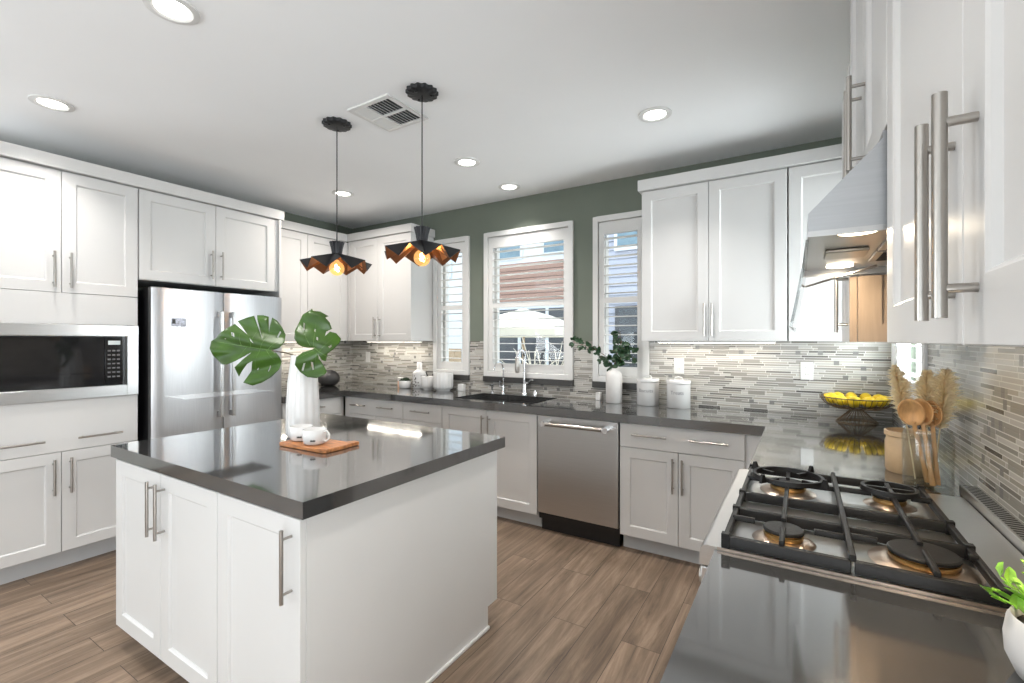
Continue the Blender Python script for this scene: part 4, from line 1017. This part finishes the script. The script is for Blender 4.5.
# cluster left of the sink
t = thing('candle_jar', 'small peach and cream candle behind the succulent pot', 'candle', (-3.565, 3.545, ZT))
MB().lathe([(.034, 0), (.036, .004), (.036, .060), (.034, .062)], seg=28).build('jar', 'peach', t)
plab(MB().lathe([(.037, .0625), (.037, .094), (.034, .097)], seg=28).build('lid', 'matteceramic', t), 'cream lid')
t = thing('potted_succulent', 'dark green succulent in a small white pot at the left counter', 'plant', (-3.418, 3.455, ZT))
MB().lathe([(.050, 0), (.060, .01), (.062, .072), (.058, .078), (.055, .072), (.052, .06), (.001, .06)], seg=32).build('pot', 'ceramic', t, smooth=60)
m = MB(); rd = random.Random(4)
for k in range(110):
    a = rd.uniform(0, 2*pi); r = .052*sqrt(rd.random()); h = .034*(1-(r/.058)**2)+.008
    p = Vector((r*cos(a), r*sin(a), .066)); q = p+Vector((cos(a)*.012*rd.random(), sin(a)*.012*rd.random(), h+.008*rd.random()))
    m.tube([p, (p+q)/2, q], [.0045, .0055, .001], 5)
plab(m.build('foliage', 'succ', t), 'dark green foliage')['kind'] = 'stuff'
# speckled bottle
t = thing('oil_bottle', 'white speckled ceramic bottle with a slim neck among the jars', 'bottle', (-3.305, 3.545, ZT))
MB().lathe([(.066, 0), (.070, .006), (.071, .145), (.064, .165), (.034, .182), (.028, .19), (.027, .262), (.024, .264)], seg=36).build('body', 'ceramic', t, smooth=60)
m = MB(); rd = random.Random(8)
for k in range(34):
    a = rd.uniform(-2.6, -.2); z = rd.uniform(.02, .14); rr = rd.uniform(.0035, .0075); R = .0712
    m.face([(R*cos(a+rr/R*cos(q*pi/4)), R*sin(a+rr/R*cos(q*pi/4)), z+rr*sin(q*pi/4)*1.3) for q in range(8)])
plab(m.build('specks', 'speck', t, smooth=0, solid=.0006), 'dark specks')
def fluted_jar(label, loc, R, H):
    t = thing('fluted_jar', label, 'jar', loc, 0, 'white fluted jars')
    n = 96
    def fl(r, z, a=.025): return [(r*(1+a*cos(16*2*pi*i/n))*cos(2*pi*i/n), r*(1+a*cos(16*2*pi*i/n))*sin(2*pi*i/n), z) for i in range(n)]
    m = MB(); m.rings([fl(R*.70, 0, 0), fl(R*.72, .010, 0), fl(R*.95, .022), fl(R, .04), fl(R, H-.008), fl(R*.97, H), fl(R*.91, H), fl(R*.90, .03), fl(R*.5, .02)])
    m.build('body', 'ceramic', t, smooth=60); return t
fj = fluted_jar('smaller white fluted jar with a small lid knob left of the sink', (-3.135, 3.480, ZT), .062, .130)
m = MB(); m.lathe([(.0575, .122), (.0575, .128), (.045, .131)], seg=32); ld = m.build('lid', 'ceramic', fj)
m = MB(); m.tube([(0, 0, .128), (-.012, 0, .150), (-.022, 0, .172)], [.006, .0055, .0075], 10); plab(m.build('lid_handle', 'black', ld), 'black curved lid handle')
fluted_jar('larger white fluted jar nearest the sink', (-2.940, 3.485, ZT), .094, .172)
t = thing('white_box', 'tiny white box on the counter between the large jar and the sink', 'box', (-2.775, 3.560, ZT))
MB().box(-.030, -.024, .0005, .030, .024, .058).build('box', 'plastic', t, bevel=.004)
plab(MB().box(-.0303, -.0244, .0582, .0303, .0244, .066).build('lid', 'plastic', t, bevel=.003), 'white lid')
t = thing('white_box', 'tiny white box behind the white bottle vase', 'box', (-1.400, 3.600, ZT))
MB().box(-.020, -.02, .0005, .020, .02, .055).build('box', 'plastic', t, bevel=.004)
plab(MB().box(-.0203, -.0204, .0552, .0203, .0204, .062).build('lid', 'plastic', t, bevel=.003), 'white lid')
# black pebble vase in the corner
t = thing('pebble_vase', 'squat matte black pebble shaped vase in the left corner', 'vase', (-4.285, 3.205, ZT))
m = MB(); prof = [(.04, 0), (.07, .008), (.098, .035), (.104, .062), (.092, .095), (.066, .118), (.036, .130), (.026, .131), (.024, .122), (.001, .12)]
m.lathe([(r*1.08, z*1.28) for r, z in prof], seg=40); m.build('body', 'blackclay', t, smooth=60)

# fruit basket
t = thing('fruit_basket', 'bronze wire pedestal fruit basket in the right corner', 'fruit basket', (.280, 3.420, ZT))
m = MB(); m.torus((0, 0, .0035), .100, .003); m.torus((0, 0, .075), .030, .003, 24)
for k in range(28):
    a = 2*pi*k/28; m.cyl((.100*cos(a), .100*sin(a), .004), (.030*cos(a), .030*sin(a), .075), .0017, 5)
m.build('foot', 'wire', t, smooth=50)
m = MB(); m.torus((0, 0, .150), .184, .0032, 48); m.torus((0, 0, .084), .05, .0025, 24); m.torus((0, 0, .088), .12, .002, 36)
for k in range(40):
    a = 2*pi*k/40; c_, s_ = cos(a), sin(a)
    m.tube([(.028*c_, .028*s_, .077), (.10*c_, .10*s_, .085), (.145*c_, .145*s_, .100), (.169*c_, .169*s_, .122), (.184*c_, .184*s_, .150)], .0016, 5)
m.build('basket', 'wire', t, smooth=50)
def lemon():
    t = thing('lemon', 'yellow lemon lying in the bronze wire basket', 'fruit', (0, 0, 0), 0, 'lemons in the wire basket')
    prof = [(.0012, -.044), (.005, -.041), (.008, -.036)]+[(.030*sin(th), -.034*cos(th)) for th in [pi*k/12 for k in range(2, 11)]]+[(.009, .036), (.0055, .041), (.0012, .043)]
    MB().lathe(prof, seg=28).build('fruit', 'lemon', t, smooth=70)
    plab(MB().lathe([(.0028, -.0455), (.0042, -.0440), (.003, -.0425)], seg=8).build('stem_end', 'stem', t), 'brown stem end')
    return t
l0 = None; rd = random.Random(2)
spots = [(.052*cos(a), .052*sin(a), .121) for a in [2*pi*k/3+.2 for k in range(3)]]+[(.127*cos(a), .127*sin(a), .136) for a in [2*pi*k/11 for k in range(11)]]
for i, (x, y, z) in enumerate(spots):
    a = math.atan2(y, x)
    loc = (.280+x, 3.420+y, ZT+z); rot = (rd.uniform(-.25, .25), radians(90)+rd.uniform(-.08, .08)-(.42 if i > 2 else 0), a+(rd.uniform(-.1, .1) if i > 2 else pi/2))
    if l0 is None: l0 = lemon(); l0.location = loc; l0.rotation_euler = rot
    else: copy_tree(l0, loc, rot)

# ------------------------------------------------------------------ beside the cooktop
t = thing('crock', 'beige stoneware crock beside the glass jar', 'crock', (.338, 2.235, ZT))
MB().lathe([(.064, 0), (.069, .006), (.070, .11), (.066, .122), (.066, .130), (.072, .134), (.072, .150), (.066, .152), (.062, .146), (.060, .02), (.001, .015)], seg=40).build('body', 'beige', t, smooth=50)
JX, JY = .360, 2.060
t = thing('glass_jar', 'clear glass jar holding wooden spoons and pampas grass', 'jar', (JX, JY, ZT))
MB().lathe([(.062, 0), (.066, .004), (.067, .165), (.063, .176), (.063, .188), (.060, .188), (.060, .174), (.0635, .163), (.0635, .010), (.001, .008)], seg=40).build('body', 'clear', t, smooth=60)
def spoon(label, base, top, face, w=.030, h=.040):
    base = Vector(base); top = Vector(top); d = (top-base).normalized(); L = (top-base).length
    t = thing('wooden_spoon', label, 'spoon', base, 0, 'wooden spoons in the glass jar')
    s_ = d.cross(Vector(face)).normalized(); n_ = s_.cross(d).normalized()
    m = MB(); rings = []
    for i in range(9):
        q = i/8*(L-h*1.7); rw = .0085 if i < 2 else .0065; rings.append([d*q+s_*rw*cos(2*pi*k/10)+n_*.0048*sin(2*pi*k/10) for k in range(10)])
    m.rings(rings); m.build('handle', 'spoon', t)
    m = MB(); c = d*(L-h)
    def ringo(f, dep):
        return [c+s_*w*f*cos(2*pi*k/24)+d*h*f*sin(2*pi*k/24)+n_*dep for k in range(24)]
    m.rings([ringo(.05, .012), ringo(.5, .011), ringo(.85, .005), ringo(1.0, -.002), ringo(.90, -.004), ringo(.6, .0055), ringo(.05, .0085)])
    m.build('bowl', 'spoon', t, smooth=60)
    return t
fc = (-.35, -1, .05)
spoon('wooden spoon nearest the camera in the glass jar', (JX+.000, JY-.006, ZT+.012), (JX-.058, JY-.052, ZT+.292), (.35, 1, 0), .036, .047)
spoon('wooden spoon half hidden behind the nearest spoon', (JX+.005, JY-.048, ZT+.012), (JX-.026, JY-.028, ZT+.292), (.55, 1, 0), .033, .045)
spoon('wooden spoon at the wall side of the jar', (JX+.020, JY-.030, ZT+.012), (JX+.006, JY-.008, ZT+.285), (.7, 1, 0), .031, .043)
def pampas(label, base, tip, R, seed, bend):
    rd = random.Random(seed); base = Vector(base); a = Vector(tip)-base; b = Vector(bend)
    t = thing('pampas_plume', label, 'dried grass', base, 0, 'pampas plumes in the glass jar')
    P = lambda s_: a*s_+b*s_*s_
    MB().tube([P(k/8) for k in range(9)], .0022, 6).build('stalk', 'pampas', t)
    m = MB()
    for k in range(1500):
        s_ = .48+.52*rd.random(); c = P(s_); f = sin(pi*min(1, max(0, (s_-.44)/.58)))**.6
        th = rd.uniform(0, 2*pi); o_ = Vector((cos(th), sin(th), rd.uniform(.2, 1.1))).normalized()
        L = 1.15*R*f*rd.uniform(.5, 1.3); tip_ = c+o_*L+Vector((0, 0, -.15*L)); side = o_.cross(Vector((rd.uniform(-1, 1), rd.uniform(-1, 1), .3))).normalized()*.0021
        m.face((c-side, c+side, (c+tip_)/2+side*1.3+Vector((0, 0, .002)), tip_))
    plab(m.build('plume', 'pampas', t, smooth=0, weld=False), 'fluffy cream plume')['kind'] = 'stuff'
    return t
pampas('pampas plume leaning left over the beige crock', (JX-.030, JY+.010, ZT+.014), (JX-.070, JY+.030, ZT+.395), .034, 3, (-.012, 0, 0))
pampas('pampas plume in the middle behind the spoons', (JX+.004, JY+.030, ZT+.014), (JX+.004, JY+.030, ZT+.380), .042, 4, (0, 0, 0))
pampas('pampas plume leaning right towards the mosaic wall', (JX+.020, JY+.010, ZT+.014), (JX+.042, JY+.000, ZT+.385), .044, 5, (.006, 0, 0))

# potted plant nearest the camera
t = thing('potted_plant', 'white pot with bright green leaves and an orange bloom at the right edge', 'plant', (.320, .958, ZT))
MB().lathe([(.045, 0), (.055, .004), (.066, .03), (.0675, .055), (.064, .080), (.060, .088), (.056, .084), (.058, .06), (.001, .06)], seg=44).build('pot', 'matteceramic', t, smooth=60)
m = MB(); rd = random.Random(21)
MB().lathe([(.056, .061), (.054, .074), (.01, .076)], seg=24).build('soil', 'soil', t)
lf = MB()
for k in range(26):
    a = rd.uniform(0, 2*pi); el = rd.uniform(.25, 1.2); L = rd.uniform(.055, .098)
    p0 = Vector((.03*cos(a)*rd.random(), .03*sin(a)*rd.random(), .072)); d = Vector((cos(a)*cos(el), sin(a)*cos(el), sin(el)))
    p1 = p0+d*L; m.tube([p0, (p0+p1)/2+Vector((0, 0, .006)), p1], .0015, 5)
    for q in range(5):
        c = p0+d*L*(.45+.14*q); th = rd.uniform(0, 2*pi); dd = (d+Vector((cos(th), sin(th), rd.uniform(-.3, .6)))*.9).normalized()
        s_ = dd.cross(Vector((rd.uniform(-.3, .3), rd.uniform(-.3, .3), 1))).normalized(); ln = rd.uniform(.018, .030); w = ln*.30
        up = s_.cross(dd)*.003
        lf.face((c, c+dd*ln*.4+s_*w+up, c+dd*ln*.8+s_*w*.7+up, c+dd*ln, c+dd*ln*.5)); lf.face((c, c+dd*ln*.5, c+dd*ln, c+dd*ln*.8-s_*w*.7+up, c+dd*ln*.4-s_*w+up))
m.build('stems', 'leaflime', t); plab(lf.build('leaves', 'leaflime', t, smooth=0, weld=False), 'bright green leaves')['kind'] = 'stuff'
m = MB()
for k in range(9):
    a = 2*pi*k/9; m.tube([(-.028, -.010, .112), (-.028+.010*cos(a), -.010+.010*sin(a), .118), (-.028+.013*cos(a), -.010+.013*sin(a), .126)], [.003, .006, .002], 6)
plab(m.build('bloom', 'orange', t), 'orange bloom')

# ------------------------------------------------------------------ outside the windows
struct(MB().box(-16, YB+.16, -.25, 8, 24, -.05).build('ground', 'concrete', smooth=0), 'pale patio concrete outside the windows', 'ground')
HYY = 9.0
t = thing('neighbour_house', 'white neighbouring house with brown siding seen through the shutters', 'house', (-5, HYY, -.05))
def hb(x0, x1, z0, z1, y0, y1): return (x0+5, y0, z0+.05, x1+5, y1, z1+.05)
MB().box(*hb(-14, -3.75, 0, 4.7, .02, 5)).build('wall', 'extwhite', t, smooth=0)
m = MB(); z = 2.28
while z < 3.12: m.prism([(-.02, z+.05), (-.02, z+.05+.155), (.0195, z+.05+.17), (.0195, z+.05)], 'x', -6.3+5, -3.78+5); z += .172
plab(m.build('siding_band', 'extbrown', t, smooth=0), 'brown lap siding')
m = MB(); z = .2
while z < 4.6: m.prism([(-.42, z+.05), (-.40, z+.05+.155), (-.3705, z+.05+.155), (-.3705, z+.05)], 'x', -3.72+5, -1.0+5); z += .172
plab(m.build('grey_siding', 'extlav', t, smooth=0), 'grey lap siding')
MB().box(*hb(-3.74, -1.0, 0, 4.7, -.37, 5)).build('wing_wall', 'extwhite', t, smooth=0)
for x0, x1, z0, z1, y in ((-5.9, -5.35, 3.28, 3.62, .0), (-4.75, -4.05, 3.30, 3.75, .0), (-8.0, -7.4, 3.0, 4.0, 0), (-2.95, -2.55, 3.15, 3.75, -.45)):
    m = MB(); f_ = .06
    for q in ((x0-f_, x1+f_, z0-f_, z0), (x0-f_, x1+f_, z1, z1+f_), (x0-f_, x0, z0, z1), (x1, x1+f_, z0, z1)): m.box(*hb(q[0], q[1], q[2], q[3], y-.03, y+.015))
    w_ = m.build('window', 'extwhite', t, smooth=0)
    MB().box(*hb(x0, x1, z0, z1, y-.01, y+.01)).build('pane', 'extglass', w_, smooth=0)
d_ = MB().box(*hb(-6.1, -3.95, .05, 2.10, -.02, .018)).build('patio_opening', 'extdark', t, smooth=0)
plab(d_, 'dark glazed patio opening')
m = MB()
for x in (-6.1, -5.4, -4.7, -4.0): m.box(*hb(x, x+.07, .05, 2.12, -.04, -.021))
m.build('mullion', 'extwhite', d_, smooth=0)
plab(MB().box(*hb(-3.0, -2.35, .05, 2.05, -.45, -.415)).build('house_door', 'extdark', t, smooth=0), 'dark house door')
plab(MB().box(*hb(-14, -.8, 4.65, 4.85, -.8, 5.2)).build('roof', 'extlav', t, smooth=0), 'flat grey roof edge')
# patio umbrella
t = thing('patio_umbrella', 'cream patio umbrella outside the wide window', 'umbrella', (-3.72, 6.35, -.05))
m = MB(); seg = 8
def og(r, z): return [(r*cos(2*pi*i/seg+.2), r*sin(2*pi*i/seg+.2), z) for i in range(seg)]
m.rings([og(.03, 1.95), og(.45, 1.83), og(.98, 1.62)], True, False); m.rings([og(.98, 1.62), og(.985, 1.50)], False, False)
m.build('canopy', 'canvas', t, smooth=0, solid=.004)
plab(MB().cyl((0, 0, .05), (0, 0, 1.96), .022, 12).build('pole', 'fence', t), 'wooden pole')
plab(MB().lathe([(.26, 0), (.26, .05), (.04, .09)], seg=24).build('base', 'concrete', t), 'round base')
# bare shrub and fence
t = thing('bare_shrub', 'pale bare branching shrub outside the wide window', 'shrub', (-2.75, 5.15, -.05))
m = MB(); rd = random.Random(31)
for k in range(15):
    a = rd.uniform(0, 2*pi); p = Vector((.15*cos(a), .15*sin(a), 0)); q = p+Vector((rd.uniform(-.55, .55), rd.uniform(-.3, .3), rd.uniform(1.2, 1.55)))
    m.tube([p, (p+q)/2+Vector((rd.uniform(-.1, .1), 0, 0)), q], [.012, .009, .004], 6)
    for z in (.55, .75): 
        c = p*(1-z)+q*z; e = c+Vector((rd.uniform(-.4, .4), rd.uniform(-.2, .2), rd.uniform(.1, .35))); m.tube([c, e], [.007, .003], 5)
m.build('branches', 'canvas', t)
t = thing('wooden_fence', 'tan board fence low outside the narrow left window', 'fence', (-6.2, 6.8, -.05))
m = MB()
for k in range(12): m.box(-.9+k*.15, -.01, 0, -.9+k*.15+.14, .01, 1.30)
m.build('boards', 'fence', t, smooth=0)
MB().box(-.9, .0105, .3, .89, .05, .4).box(-.9, .0105, .95, .89, .05, 1.05).build('rails', 'fence', t, smooth=0)
